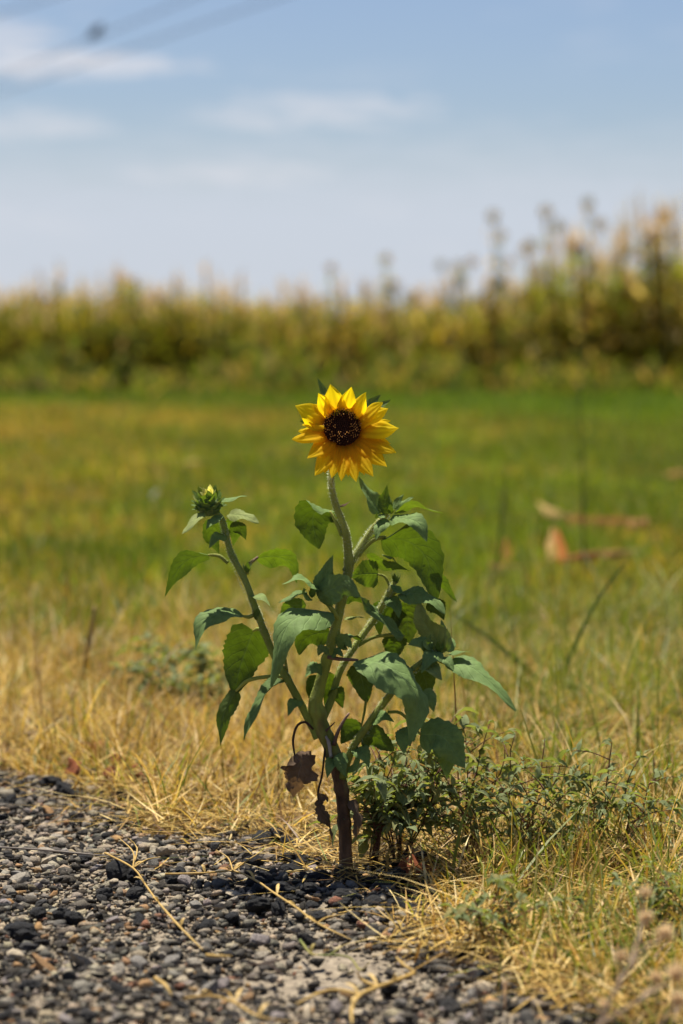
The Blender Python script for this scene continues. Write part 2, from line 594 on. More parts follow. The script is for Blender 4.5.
def pack_stones(shapes, x, y, z, size, col, r):
    n = len(x)
    which = r.integers(0, len(shapes), n)
    VV, LL, CC, off = [], [], [], 0
    for s, (v, f) in enumerate(shapes):
        idx = np.where(which == s)[0]
        if len(idx) == 0:
            continue
        sc = np.stack([r.uniform(0.6, 1.6, len(idx)), r.uniform(0.55, 1.2, len(idx)), r.uniform(0.4, 0.9, len(idx))], 1) * size[idx][:, None]
        P = v[None] * sc[:, None, :]
        a = r.uniform(0, 2 * np.pi, len(idx))
        tl = r.normal(0, 0.55, len(idx))
        ca, sa, ct, st = np.cos(a), np.sin(a), np.cos(tl), np.sin(tl)
        y1 = P[:, :, 1] * ct[:, None] - P[:, :, 2] * st[:, None]
        z1 = P[:, :, 1] * st[:, None] + P[:, :, 2] * ct[:, None]
        x2 = P[:, :, 0] * ca[:, None] - y1 * sa[:, None]
        y2 = P[:, :, 0] * sa[:, None] + y1 * ca[:, None]
        Q = np.stack([x2 + x[idx][:, None], y2 + y[idx][:, None], z1 + z[idx][:, None]], 2)
        m = len(v)
        VV.append(Q.reshape(-1, 3))
        CC.append(np.repeat(col[idx], m, axis=0))
        LL.append(((np.arange(len(idx)) * m)[:, None, None] + f[None]).reshape(-1) + off)
        off += len(idx) * m
    V = np.vstack(VV)
    L = np.concatenate(LL)
    return V, L, np.full(len(L) // 3, 3), np.vstack(CC)


def pick_cols(n, r):
    c = STONE_PAL[r.choice(len(STONE_PAL), n, p=STONE_P)]
    c = c * r.uniform(0.75, 1.25, (n, 1)) * r.uniform(0.95, 1.05, (n, 3))
    dust = r.uniform(0, .28, (n, 1))                # road dust lies on every stone
    return (c * (1 - dust) + np.array((.20, .165, .125)) * dust) * np.array((1.02, 1.0, .95))


# fine chips and middling pebbles: real geometry, one part
shapes_small = [stone_shape(10 + i % 5, 60 + i, 0) for i in range(14)]
x, y, r = scatter_gravel(34000, 5)
size = np.clip(r.lognormal(math.log(0.0023), 0.66, len(x)), 0.0009, 0.0080)
for (cx_, cy_, nn, sx_) in ((35, 742, 160, 28), (62, 726, 90, 16), (20, 715, 60, 14), (100, 768, 60, 20)):
    for _ in range(nn):
        p_ = gnd(cx_ + r.normal(0, sx_), cy_ + r.normal(0, 7))
        x, y, size = np.append(x, p_.x), np.append(y, p_.y), np.append(size, r.uniform(.002, .0075))
z = 0.004 + size * 0.20 + r.uniform(0, 0.0035, len(x)) + (vnoise(x * 14, y * 14, 5) - 0.5) * 0.010
Vs, Ls, Ss, Cs = pack_stones(shapes_small, x, y, z, size, pick_cols(len(x), r), r)
chips = big_mesh('small_stones', Vs, Ls, Ss, M['stone'], Cs, gravel, smooth=False)
tag(chips, kind='stuff')

# the stones one can pick out: 300 parts sharing meshes
stone_meshes = []
for i in range(14):
    pal = STONE_PAL[[0, 1, 2, 0, 3, 4, 5, 6, 7, 8, 1, 10, 4, 9][i]]
    v, f = stone_shape(13 + i % 5, 90 + i, 0.07 if i in (0, 1, 2, 3, 10) else 0.025, 1)
    me = bpy.data.meshes.new('stone')
    me.from_pydata(v.tolist(), [], f.tolist())
    a = me.color_attributes.new('col', 'FLOAT_COLOR', 'POINT')
    cc = np.ones((len(v), 4), dtype=np.float32)
    cc[:, :3] = pal
    a.data.foreach_set('color', cc.ravel())
    me.materials.append(M['stone'])
    stone_meshes.append(me)
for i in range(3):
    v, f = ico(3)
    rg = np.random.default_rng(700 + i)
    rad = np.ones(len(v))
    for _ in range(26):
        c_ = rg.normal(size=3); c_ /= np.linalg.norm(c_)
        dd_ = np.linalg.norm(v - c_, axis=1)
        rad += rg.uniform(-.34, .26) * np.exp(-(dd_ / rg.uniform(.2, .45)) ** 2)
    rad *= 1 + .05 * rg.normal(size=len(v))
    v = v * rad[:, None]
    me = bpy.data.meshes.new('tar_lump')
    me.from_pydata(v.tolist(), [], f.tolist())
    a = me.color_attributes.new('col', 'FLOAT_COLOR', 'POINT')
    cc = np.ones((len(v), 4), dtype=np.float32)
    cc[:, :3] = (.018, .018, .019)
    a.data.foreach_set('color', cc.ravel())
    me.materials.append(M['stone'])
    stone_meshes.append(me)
r = np.random.default_rng(21)
placed = []
def put_stone(x, y, s, mi, flat=None):
    o = bpy.data.objects.new('stone', stone_meshes[mi])
    o.parent = gravel
    fz = flat or r.uniform(0.4, 0.75)
    o.scale = (s * r.uniform(0.8, 1.6), s * r.uniform(0.65, 1.1), s * fz)
    o.rotation_euler = (r.normal(0, 0.4), r.normal(0, 0.4), r.uniform(0, 6.28))
    o.location = (x, y, 0.007 + s * fz * 0.38)
    COL.objects.link(o)
    placed.append((x, y, s))
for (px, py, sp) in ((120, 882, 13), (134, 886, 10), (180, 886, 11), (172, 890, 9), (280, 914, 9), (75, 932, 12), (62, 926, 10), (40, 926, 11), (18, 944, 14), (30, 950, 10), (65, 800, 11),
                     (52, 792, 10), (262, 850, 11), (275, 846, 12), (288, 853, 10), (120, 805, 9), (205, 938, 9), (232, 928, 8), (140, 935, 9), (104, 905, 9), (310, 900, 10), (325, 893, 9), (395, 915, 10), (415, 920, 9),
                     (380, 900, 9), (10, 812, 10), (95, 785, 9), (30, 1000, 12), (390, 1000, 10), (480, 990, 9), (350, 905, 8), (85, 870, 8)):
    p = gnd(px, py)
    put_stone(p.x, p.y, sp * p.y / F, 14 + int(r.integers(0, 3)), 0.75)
for _ in range(60):  # tar clods by the stem, with extra ones added to darken the shaded ground
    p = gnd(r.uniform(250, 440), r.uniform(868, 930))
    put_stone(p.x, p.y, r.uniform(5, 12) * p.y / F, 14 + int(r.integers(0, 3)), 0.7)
# pale stones that stand out in the photograph
for (px, py, sp, mi) in ((48, 872, 15, 7), (20, 890, 14, 6), (17, 885, 10, 5), (165, 862, 11, 7), (45, 862, 12, 6), (118, 912, 8, 7), (85, 975, 17, 6),
                         (140, 975, 12, 5), (180, 992, 11, 7), (15, 968, 15, 8), (292, 940, 9, 6), (320, 945, 8, 7), (108, 953, 8, 9), (128, 1012, 12, 6),
                         (430, 1010, 10, 9), (300, 995, 8, 7), (60, 935, 12, 4), (250, 905, 9, 5), (70, 735, 20, 4), (30, 748, 17, 11), (452, 1000, 11, 0)):
    p = gnd(px, py)
    put_stone(p.x, p.y, sp * p.y / F, mi, 0.6)
tries = 0
while len(placed) < 296 and tries < 20000:
    tries += 1
    py = r.uniform(772, 1040)
    px = r.uniform(-40, 620)
    p = gnd(px, py)
    pe = float(past_edge(np.array([p.x]), np.array([p.y]))[0])
    if pe > r.normal(-0.01, 0.03) or r.uniform() < float(sand(p.x, p.y)) * 1.1:
        continue
    s = float(np.clip(r.lognormal(math.log(0.0068), 0.3), 0.0045, 0.012))
    if any((p.x - a) ** 2 + (p.y - b) ** 2 < (0.85 * (s + c)) ** 2 for a, b, c in placed):
        continue
    mi = int(r.choice(14, p=np.array([.10, .13, .10, .07, .08, .10, .11, .08, .04, .03, .02, .08, .04, .02])))
    put_stone(p.x, p.y, s, mi)

# ------------------------------------------------------------------ sunflower
ROOT = gnd(346, 880)
sunflower = thing('sunflower', 'small wild sunflower in bloom growing at the edge of the gravel', 'sunflower', ROOT)
G_STEM, G_STEM2, BROWN = (0.22, 0.265, 0.05), (0.33, 0.35, 0.07), (0.135, 0.075, 0.040)


def pt(px, py, cm=0.0):
    return at(px, py, D + cm / 100.0)


def stem_tube(name, pts, wid, c0, c1, parent, n=18, sides=10, mat='stem', lump=0.03, brown_below=None, knots=()):
    P = [pt(*p) for p in pts]
    V, Fs = tube(P, [x * PXM / 2 * (.88 if mat == 'bark' or brown_below is not None else .76) for x in wid], n, sides, lump)
    cen = V.reshape(n, sides, 3).mean(1)
    ang = np.tile(np.arange(sides), n)
    zz = V[:, 2]
    cc_ = np.repeat(cen, sides, 0)
    g = 1 + .06 * np.cos(ang * 2 * math.pi / sides * 5 + zz * 25) + (.20 if brown_below is not None else .08) * (vnoise(zz * 140, ang * 1.7, 6) - .5)
    for kz in knots:
        g = g + .20 * np.exp(-((zz - kz) / .0035) ** 2)
    V = cc_ + (V - cc_) * g[:, None]
    t = np.repeat(np.linspace(0, 1, n), sides)[:, None]
    cols = np.array(c0) * (1 - t) + np.array(c1) * t
    if brown_below is not None:
        k = np.clip((V[:, 2] - brown_below + .015) / 0.055 + (vnoise(V[:, 0] * 300, V[:, 2] * 90, 4) - 0.5) * 1.2, 0, 1)[:, None]
        fib = .30 + .75 * vnoise(ang * 1.3 + 3, zz * 55, 14) + .55 * vnoise(ang * .5, zz * 160, 15)
        cols = np.array(BROWN) * fib[:, None] * (1 - k) + cols * k
        cols = cols * (.82 + .36 * vnoise(ang * .9, zz * 70, 2))[:, None]
    return mk(name, V, Fs, M[mat], parent, cols)


main_pts = [(347, 887, 0), (346, 862, 0), (345, 838, 0), (342, 795, 0), (333, 753, 0), (325, 735, 0), (316, 708, 0), (318, 692, 0), (327, 660, 0), (335, 632, 0), (341, 603, 0),
            (347, 578, 0), (349, 560, 0), (345, 530, 0), (337, 509, 0), (332, 490, .2), (331, 474, .6), (334, 458, 1.0), (340, 440, .8)]
main_w = [25, 16, 14.5, 14.5, 16.5, 16, 17, 14, 12, 11, 10.5, 10.5, 10, 8, 7.5, 7, 7, 7.5, 9]
stem = stem_tube('stem', main_pts, main_w, G_STEM, G_STEM2, sunflower, 150, 20, brown_below=float(pt(333, 757).z), knots=[float(pt(340, q).z) for q in (822, 790, 756, 735, 712, 657, 635, 602, 562, 533)])
left_branch = stem_tube('branch', [(318, 738, 0), (312, 726, 0), (289, 682, -.4), (273, 653, -.6), (257, 612, -.6), (245, 580, -.5), (231, 553, -.3), (225, 530, 0), (221, 518, 0), (213, 511, -.3)],
          [13, 11, 10, 9.5, 9, 8.5, 8, 8, 8, 8], G_STEM, (0.24, 0.30, 0.07), sunflower, 60, 12, knots=[float(pt(250, q).z) for q in (676, 632, 615, 573, 556)])
stem_tube('branch', [(345, 572, 0), (352, 562, .2), (358, 551, .4), (368, 535, .8), (379, 521, 1.0), (388, 514, 1.0)], [10, 8.5, 8, 7.5, 7, 6], G_STEM, G_STEM2, sunflower, 22)
stem_tube('branch', [(321, 722, .2), (331, 700, 1), (340, 671, 1.6), (356, 645, 2), (375, 618, 2.2), (386, 598, 2.2), (396, 580, 2)], [11, 10, 9.5, 9, 9, 8.5, 6], G_STEM, G_STEM2, sunflower, 30)
stem_tube('branch', [(342, 778, -.3), (351, 751, -1), (367, 726, -1.6), (386, 700, -1.8), (405, 677, -1.6), (421, 663, -1.2), (437, 651, -1)], [11, 10.5, 10, 9.5, 9, 8, 6], G_STEM, G_STEM2, sunflower, 30)
stem_tube('branch', [(338, 618, -.3), (332, 609, -.8), (325, 600, -1), (320, 593, -1)], [7, 6.5, 6, 5], G_STEM2, G_STEM2, sunflower, 12)

# fine white hairs on the green stems
hv, hf = [], []
def add_hairs(pts, wid, n, seed):
    rr = random.Random(seed)
    S = spline(np.array([tuple(pt(*p)) + (wd * PXM / 2,) for p, wd in zip(pts, wid)]), 80)
    for _ in range(n):
        i = rr.randrange(0, 79)
        th = rr.uniform(0, 6.283)
        T = S[i + 1, :3] - S[i, :3]
        T /= np.linalg.norm(T)
        a = np.cross(T, (0, 1, 0.1)); a /= np.linalg.norm(a)
        b = np.cross(T, a)
        dirn = a * math.cos(th) + b * math.sin(th)
        base = S[i, :3] + T * rr.uniform(0, 0.002) + dirn * S[i, 3] * 0.74
        ln = rr.uniform(0.0012, 0.0028)
        tip = base + (dirn + T * rr.uniform(-0.3, 0.5)) * ln
        sd = np.cross(dirn, T) * 0.00012
        k = len(hv)
        hv.extend([base + sd, base - sd, tip, base + T * 0.00012 * 1.5])
        hf.extend([(k, k + 1, k + 2), (k, k + 3, k + 2)])
add_hairs(main_pts[8:], main_w[8:], 2600, 1)
add_hairs([(289, 682, -.4), (257, 612, -.6), (231, 553, -.3), (222, 520, 0)], [10, 9, 8, 7.5], 1500, 2)
add_hairs([(352, 562, .2), (368, 535, .8), (388, 514, 1.0)], [8.5, 7.5, 6], 700, 3)
add_hairs([(340, 671, 1.6), (356, 645, 2), (375, 618, 2.2), (396, 580, 2)], [9.5, 9, 9, 6], 900, 4)
add_hairs([(351, 751, -1), (386, 700, -1.8), (421, 663, -1.2), (437, 651, -1)], [10.5, 9.5, 8, 6], 900, 5)
hairs = mk('stem_hairs', hv, hf, M['hair'], sunflower)
tag(hairs, kind='stuff')


def sheet(mids, width, ns, prof, fold=0.2, curl=0.0, wave=0.0, teeth=0.0, nt_=24, ms=5, seed=0, quilt=0.0):
    """leaf or petal surface along a midrib; the face points along ns"""
    rr = random.Random(seed)
    C = spline(np.array([tuple(p) for p in mids]), nt_)
    T = np.gradient(C, axis=0)
    T /= np.linalg.norm(T, axis=1)[:, None] + 1e-12
    ns = np.asarray(ns, dtype=float)
    if ns.ndim == 1:
        ns = ns[None]
    N = spline(ns, nt_) if len(ns) > 1 else np.repeat(ns, nt_, 0)
    ph, ph2 = rr.uniform(0, 6.28), rr.uniform(0, 6.28)
    V, uv, Fs = [], [], []
    cols = 2 * ms + 1
    for i in range(nt_):
        t = i / (nt_ - 1)
        n = N[i] - T[i] * np.dot(N[i], T[i])
        n /= np.linalg.norm(n) + 1e-9
        s = np.cross(T[i], n)
        wd = prof(t) * width * 0.5
        wl = wd * (1 + teeth * (((t * 13 + ph) % 1.0) - 0.5))
        for j in range(-ms, ms + 1):
            q = j / ms
            off = s * (q * wl * math.cos(fold)) + n * (abs(q) * wl * math.sin(fold))
            off = off + n * (-curl * q * q * wd)
            off = off + n * (wave * width * 0.5 * math.sin(t * 8.5 + ph + (1.7 if q > 0 else 0)) * q * q * min(1, wd / (width * .5) + .2))
            if quilt:
                off = off + n * quilt * width * 0.5 * math.cos(6.283 * (t * 7 - abs(q) * 1.9)) * (1 - abs(q)) * min(1, 4 * abs(q)) * prof(t)
            V.append(C[i] + off)
            uv.append((q * 0.5 + 0.5, t))
    for i in range(nt_ - 1):
        for j in range(cols - 1):
            a = i * cols + j
            Fs.append((a, a + 1, a + cols + 1, a + cols))
    return np.array(V), Fs, np.array(uv)


def prof_leaf(t):
    return max(0.03, math.sin(math.pi * min(1, t ** 0.62)) ** 0.85 * (1.0 if t < 0.45 else 1 - 0.22 * (t - 0.45) / 0.55))


def prof_broad(t):
    return max(0.03, math.sin(math.pi * min(1, max(0.02, t) ** 0.52)) ** 0.72)


def prof_narrow(t):
    return max(0.03, math.sin(math.pi * min(1, t ** 0.8)) ** 0.9)


UP, FRONT, BACK = (0, -.32, .95), (0, -.85, .5), (0, .9, .35)
leaf_seed = [100]


def leaf(mids, width, ns, pet=None, mat='leaf', prof=prof_leaf, fold=0.22, curl=0.25, wave=0.26, teeth=0.17, name='leaf', parent=None, label=None, pw=4.0, pc=None, quilt=0.11):
    leaf_seed[0] += 1
    if np.ndim(ns) == 1 and ns[1] < 0 and mat != 'dead_leaf':
        lit = 1.5 if ns[2] > .4 else 1.0
        d0 = mids[0][2]
        mids = [(a, b, d0 + (c - d0) * lit) for a, b, c in mids]
        if ns[2] > .4:
            ns = (ns[0], ns[1] * .8, ns[2] + .1)
    V, Fs, uv = sheet([pt(*p) for p in mids], width * PXM, ns, prof, fold, curl, wave, teeth, seed=leaf_seed[0], quilt=quilt)
    o = mk(name, V, Fs, M[mat], parent or sunflower, uv=uv)
    if label:
        o['label'] = label
    if pet:
        P = [pt(*p) for p in pet]
        n = 14
        v, f = tube(P, [pw * PXM / 2] * (len(P) - 1) + [pw * 0.6 * PXM / 2], n, 7, 0.03)
        t = np.repeat(np.linspace(0, 1, n), 7)[:, None]
        c0, c1 = pc or (G_STEM, G_STEM2)
        mk('petiole', v, f, M['stem'], o, np.array(c0) * (1 - t) + np.array(c1) * t)
    return o


PINK = (0.20, 0.12, 0.085)
# left branch
leaf([(206, 511, -1), (195, 520, -2), (182, 534, -3)], 12, UP, prof=prof_narrow)
leaf([(229, 514, -.5), (245, 516, -1.2), (259, 523, -1.8)], 17, (0, -.75, .66), prof=prof_broad)
leaf([(219, 503, 0), (233, 498, .5), (247, 496, 1)], 10, (0, -.25, 1), prof=prof_narrow)
leaf([(217, 519, 1), (212, 535, 2), (219, 554, 2.3)], 21, BACK, mat='leaf_young')
leaf([(227, 519, 1), (235, 530, 1.6), (233, 546, 2)], 16, BACK, mat='leaf_young')
leaf([(209, 555, .0), (188, 560, 1.2), (174, 576, 1.8), (165, 597, 2)], 24, (-.35, .85, .4), pet=[(228, 563, 0), (219, 556, 0), (208, 555, 0)])
leaf([(257, 558, .3), (278, 557, 1.2), (292, 566, 2), (297, 583, 2.5)], 27, (.3, .85, .45), pet=[(247, 574, -.4), (250, 564, 0), (258, 557, .3)], pc=(G_STEM2, PINK), mat='leaf_young')
leaf([(243, 616, -.6), (222, 611, -1.2), (203, 624, -2), (195, 650, -2.4)], 31, (-.3, -.62, .72), pet=[(255, 614, -.6), (249, 617, -.6), (242, 616, -.6)])
leaf([(254, 630, .6), (248, 645, 1.8), (240, 668, 2.2), (234, 695, 2.2)], 50, (-.1, 1, .12), pet=[(263, 630, -.4), (258, 629, .2), (253, 631, .6)], prof=prof_broad, curl=.15)
leaf([(236, 690, 1.4), (230, 702, 1.8), (223, 718, 2), (220, 746, 2)], 21, (.45, .85, .2), pet=[(287, 676, -.3), (265, 677, .4), (247, 681, .9), (236, 691, 1.4)], fold=.5)
leaf([(284, 680, -.4), (268, 691, -1), (253, 715, -1.5), (244, 741, -1.5)], 25, (-.62, -.55, .55), fold=.55, pet=[(291, 684, -.4), (288, 680, -.4), (283, 681, -.4)])
leaf([(333, 613, -1), (312, 613, -2.2), (290, 623, -3.2), (279, 648, -3.6), (271, 687, -3.6)], 42, (-.2, -.62, .76), pet=[(287, 672, -.4), (285, 652, -1), (293, 636, -2.3), (305, 621, -2.4)], pw=3.4, fold=.1, curl=.35)
leaf([(330, 632, 1.5), (315, 634, 2.2), (303, 641, 2.8), (299, 655, 3)], 29, BACK, prof=prof_broad)
leaf([(306, 605, 1), (290, 607, 1.6), (280, 620, 2)], 19, BACK, mat='leaf_young')
# main stem
leaf([(331, 512, .3), (318, 509, 1.6), (313, 522, 2.4), (319, 549, 2.6)], 46, [(0, .25, 1), (-.1, .9, .5), (0, 1, .12), (0, 1, .1)], pet=[(342, 536, 0), (337, 524, .1), (330, 511, .3)], prof=prof_broad, fold=.1)
leaf([(338, 508, .1), (344, 505, .2), (351, 501, .3)], 4, UP, prof=prof_narrow, mat='dead_leaf')
leaf([(321, 592, -1), (303, 579, -1.6), (282, 584, -2.2)], 22, UP, teeth=.3)
leaf([(307, 592, -1), (294, 595, -1.6), (279, 603, -2.2)], 13, UP)
leaf([(320, 596, -1), (325, 577, -1.1), (333, 555, -1.1)], 21, (-.35, -.9, .0), prof=prof_leaf)
leaf([(318, 598, -1.2), (330, 590, -2.1), (345, 586, -2.5), (360, 597, -2.5)], 31, (0, -.93, .3), prof=prof_broad, fold=.05)
leaf([(310, 598, -1.2), (305, 594, -1.8), (303, 588, -2.2)], 14, FRONT)
leaf([(378, 574, 2), (365, 574, 1.8), (351, 576, 1.6)], 31, (0, 1, .15), prof=prof_broad, mat='leaf_young', pet=[(391, 588, 2.2), (385, 577, 2.2), (377, 574, 2)], pw=3)
leaf([(344, 620, .5), (354, 617, .8), (364, 618, 1)], 7, UP, prof=prof_narrow, mat='leaf_young')
leaf([(329, 652, -.8), (322, 649, -1.4), (318, 656, -1.7)], 15, FRONT, teeth=.4)
leaf([(332, 655, -.8), (338, 652, -1.2), (343, 657, -1.5)], 12, FRONT, teeth=.4)
leaf([(338, 648, -.6), (345, 641, -1), (352, 648, -1.2)], 17, (0, -.95, .2), teeth=.4)
leaf([(322, 672, -.6), (315, 667, -1.1), (305, 677, -1.5)], 17, FRONT, teeth=.4)
leaf([(318, 676, 1), (312, 686, 1.5), (310, 700, 1.8)], 15, BACK, prof=prof_broad)
leaf([(330, 672, 1.5), (329, 688, 1.8), (325, 708, 1.8)], 16, BACK, mat='leaf_young')
# upper right branch
leaf([(381, 513, .8), (370, 498, .6), (359, 477, .4)], 22, (.35, -.75, .5), fold=.35)
leaf([(386, 515, .8), (385, 500, .9), (387, 485, 1.1)], 15, (-.2, .95, 0), mat='leaf_young')
leaf([(394, 514, .8), (412, 505, .5), (426, 509, .3), (443, 513, .2)], 13, (0, .5, .85), mat='leaf_young', fold=.3)
leaf([(391, 518, .4), (410, 519, -.4), (421, 526, -.8), (427, 542, -1)], 24, (.1, -.75, .65), prof=prof_broad)
leaf([(394, 509, .8), (398, 501, 1), (404, 494, 1)], 8, FRONT)
leaf([(384, 514, .6), (379, 518, .3), (376, 512, 0)], 9, UP)
leaf([(381, 540, .8), (406, 541, 1.9), (427, 560, 2.8), (437, 604, 3.2)], 48, [(0, .6, .8), (.1, .9, .4), (.1, 1, .1), (.1, 1, .05)], pet=[(358, 556, .3), (366, 546, .5), (375, 539, .6), (386, 537, .9)], pw=5, fold=.08, curl=.15)
leaf([(367, 554, 1), (385, 564, 1.6), (411, 571, 2.2)], 18, (0, .6, .8), mat='leaf_young')
leaf([(383, 556, 1.2), (390, 557, 1.6), (397, 563, 1.8)], 13, UP)
# middle right branch
leaf([(401, 593, 1.6), (418, 594, .8), (434, 601, .3), (445, 614, 0)], 27, (.1, -.65, .75), pet=[(390, 597, 2.2), (397, 591, 2), (403, 593, 1.6)], prof=prof_broad, fold=.1)
leaf([(392, 584, 2), (398, 590, 1.5), (408, 596, 1)], 10, UP)
leaf([(430, 574, 2.6), (442, 582, 3), (457, 602, 3.2)], 13, (.2, .9, .3), mat='leaf_young')
leaf([(404, 636, 1), (392, 628, .4), (381, 617, 0), (366, 612, -.3)], 23, (.1, -.72, .7), pet=[(358, 646, 2), (372, 638, 1.6), (388, 635, 1.4), (405, 636, 1)], pw=3.4)
leaf([(404, 602, 2.8), (407, 618, 3.4), (409, 643, 3.6)], 34, (0, 1, .1), prof=prof_broad)
leaf([(396, 634, 2.6), (394, 645, 3), (391, 660, 3.2)], 27, BACK, prof=prof_broad)
leaf([(383, 600, 3), (379, 615, 3.4), (380, 637, 3.5)], 18, BACK)
leaf([(445, 652, -.6), (435, 638, -.6), (424, 622, -.5), (418, 602, -.3)], 33, (-.55, -.8, .15), fold=.35, prof=prof_broad)
leaf([(449, 652, -.6), (447, 638, 0), (441, 620, .4)], 17, (.5, -.7, .5))
leaf([(441, 652, -1.2), (430, 658, -2), (421, 673, -2.4)], 19, (.1, -.7, .7))
leaf([(445, 664, -1.2), (468, 666, -2), (490, 682, -2.6), (516, 711, -3)], 31, (.22, -.62, .75), prof=prof_leaf, pet=[(434, 653, -1), (439, 660, -1.1), (446, 664, -1.2)])
leaf([(445, 656, -.8), (458, 652, -1.2), (471, 652, -1.6)], 10, UP)
leaf([(441, 657, -1.4), (449, 662, -2), (455, 672, -2.3)], 11, FRONT)
leaf([(431, 650, -1), (428, 643, -1.6), (431, 634, -1.8)], 12, FRONT)
leaf([(357, 661, -2), (383, 664, -3.4), (407, 682, -4), (417, 706, -4.2), (409, 746, -4.2)], 48, (.1, -.6, .8), pet=[(328, 657, -.5), (340, 659, -1.2), (358, 660, -2)], pc=(PINK, PINK), fold=.12, curl=.3)
leaf([(424, 690, -3), (430, 697, -3.3), (434, 712, -3.5)], 15, FRONT)
leaf([(357, 664, -1), (362, 680, -.6), (367, 703, -.4)], 27, (0, .9, .3), prof=prof_broad)
leaf([(420, 735, -2.2), (440, 736, -3), (453, 749, -3.4), (465, 768, -3.5)], 40, (.15, -.9, .4), prof=prof_broad, pet=[(388, 712, -1.8), (402, 714, -2), (421, 735, -2.2)], pw=3.2)
leaf([(362, 726, -.6), (352, 728, -.2), (341, 744, 0)], 23, (0, .9, .35), prof=prof_broad, pet=[(366, 700, -.6), (364, 714, -.6), (361, 727, -.6)], pw=2.6)
leaf([(361, 738, -1.6), (376, 737, -1.2), (394, 751, -1)], 27, (0, .9, .35), prof=prof_broad)
leaf([(343, 752, -1), (341, 763, -1.4), (346, 777, -1.6)], 15, FRONT)
leaf([(347, 772, -1), (356, 764, -1.4), (360, 747, -1.6)], 8, FRONT)
# smaller leaves filling the middle and the foot of the plant
for spec in ([(330, 628, -.6), (320, 622, -1.4), (309, 630, -2)], 17, UP), ([(343, 600, .4), (352, 596, 1), (362, 603, 1.6)], 18, BACK), ([(360, 640, 1.6), (352, 636, .8), (343, 640, .2)], 15, UP), \
            ([(379, 612, 2), (368, 606, 1.4), (360, 596, 1)], 15, FRONT), ([(388, 596, 2.2), (396, 606, 1.4), (399, 618, .8)], 17, UP), ([(412, 672, -1.4), (402, 663, -2.2), (392, 664, -2.8)], 18, UP), \
            ([(424, 660, -1), (432, 668, -2), (442, 680, -2.8)], 20, FRONT), ([(432, 652, -.8), (420, 642, -1.2), (408, 645, -1.6)], 19, FRONT), ([(418, 668, -.6), (426, 682, 0), (427, 700, .4)], 22, BACK), \
            ([(372, 722, -1.6), (382, 716, -2.4), (394, 722, -3)], 17, FRONT), ([(354, 748, -1), (364, 754, -1.8), (369, 768, -2.2)], 17, FRONT), ([(340, 760, -.4), (331, 764, -1.2), (327, 778, -1.6)], 15, FRONT), \
            ([(301, 700, -.3), (293, 704, -1), (288, 716, -1.4)], 14, FRONT), ([(250, 596, -.6), (262, 597, -1.2), (270, 606, -1.7)], 13, UP), ([(226, 535, -.2), (216, 538, -.8), (209, 548, -1.2)], 13, FRONT), \
            ([(230, 526, .2), (240, 528, .8), (246, 540, 1.2)], 15, BACK), ([(221, 516, -.8), (213, 520, -1.6), (206, 530, -2)], 14, UP), ([(388, 520, .6), (379, 528, -.2), (376, 540, -.6)], 14, FRONT), \
            ([(396, 512, .9), (408, 500, 1.2), (414, 497, 1.3)], 9, FRONT), ([(412, 728, -2), (404, 738, -2.6), (404, 754, -3)], 21, FRONT), ([(436, 742, -2), (446, 757, -1.6), (447, 778, -1.4)], 26, FRONT), \
            ([(330, 690, .6), (337, 694, 1.4), (343, 708, 1.8)], 18, BACK), ([(427, 604, 1.4), (437, 606, 2), (444, 620, 2.4)], 20, BACK), ([(400, 606, 2.4), (395, 617, 3), (396, 632, 3.2)], 22, BACK):
    leaf(*spec)
# young tips folded together at the ends of the branches
for (bx, by, cm) in ((391, 510, .7), (439, 650, -1.1), (396, 580, 1.9), (247, 569, -.5), (256, 616, -.8), (312, 594, -1.6)):
    for k in range(4):
        a = k * 1.57 + rnd.uniform(-.4, .4)
        leaf([(bx, by + 4, cm), (bx + 3 * math.cos(a), by - 1, cm + .25 * math.sin(a)), (bx + 4.5 * math.cos(a), by - 7 + rnd.uniform(-2, 2), cm + .4 * math.sin(a))],
             6, (-math.cos(a) * .8, -math.sin(a) * .6, .5), mat='leaf_young', prof=prof_narrow, wave=.05, quilt=0)

# withered leaf, dead strands and a broken twig low on the stem
def prof_ragged(t):
    return max(0.05, prof_broad(t) * (0.86 + 0.2 * math.sin(t * 17) + 0.12 * math.sin(t * 31 + 1)))
leaf([(294, 755, -1), (301, 764, -1.5), (297, 780, -1.4), (294, 797, -.8)], 42, (.15, -.9, .25), mat='dead_leaf', prof=prof_ragged, wave=.4, teeth=.3, fold=.3, curl=.5, name='withered_leaf',
     label='brown withered leaf hanging from a thin stalk', pet=[(313, 729, -.3), (305, 722, -.8), (297, 726, -1), (293, 740, -1), (295, 757, -1)], pw=2.6, pc=((.07, .045, .03), (.06, .035, .025)), quilt=.15)
leaf([(318, 800, -.6), (321, 812, -1), (329, 822, -1.2), (332, 840, -1)], 17, (-.5, -.8, .3), mat='dead_leaf', prof=prof_ragged, wave=.6, teeth=.5, fold=.7, name='withered_leaf', quilt=.2,
     pet=[(325, 748, -.4), (322, 775, -.6), (318, 792, -.6), (319, 806, -.6)], pw=2.2, pc=((.07, .045, .03), (.05, .03, .022)))
leaf([(327, 796, -.4), (322, 799, -1), (320, 806, -1)], 12, FRONT, mat='dead_leaf', prof=prof_ragged, wave=.5, name='withered_leaf')
leaf([(352, 800, -.5), (357, 815, -1), (356, 840, -1)], 14, (.4, -.8, .2), mat='dead_leaf', prof=prof_ragged, wave=.5, name='withered_leaf')
stem_tube('dead_twig', [(334, 745, -.6), (337, 734, -.8), (343, 722, -.9), (349, 713, -1)], [6, 4.5, 4, 2.5], (.10, .06, .045), (.22, .14, .10), sunflower, 10, 7, 'bark', .1)
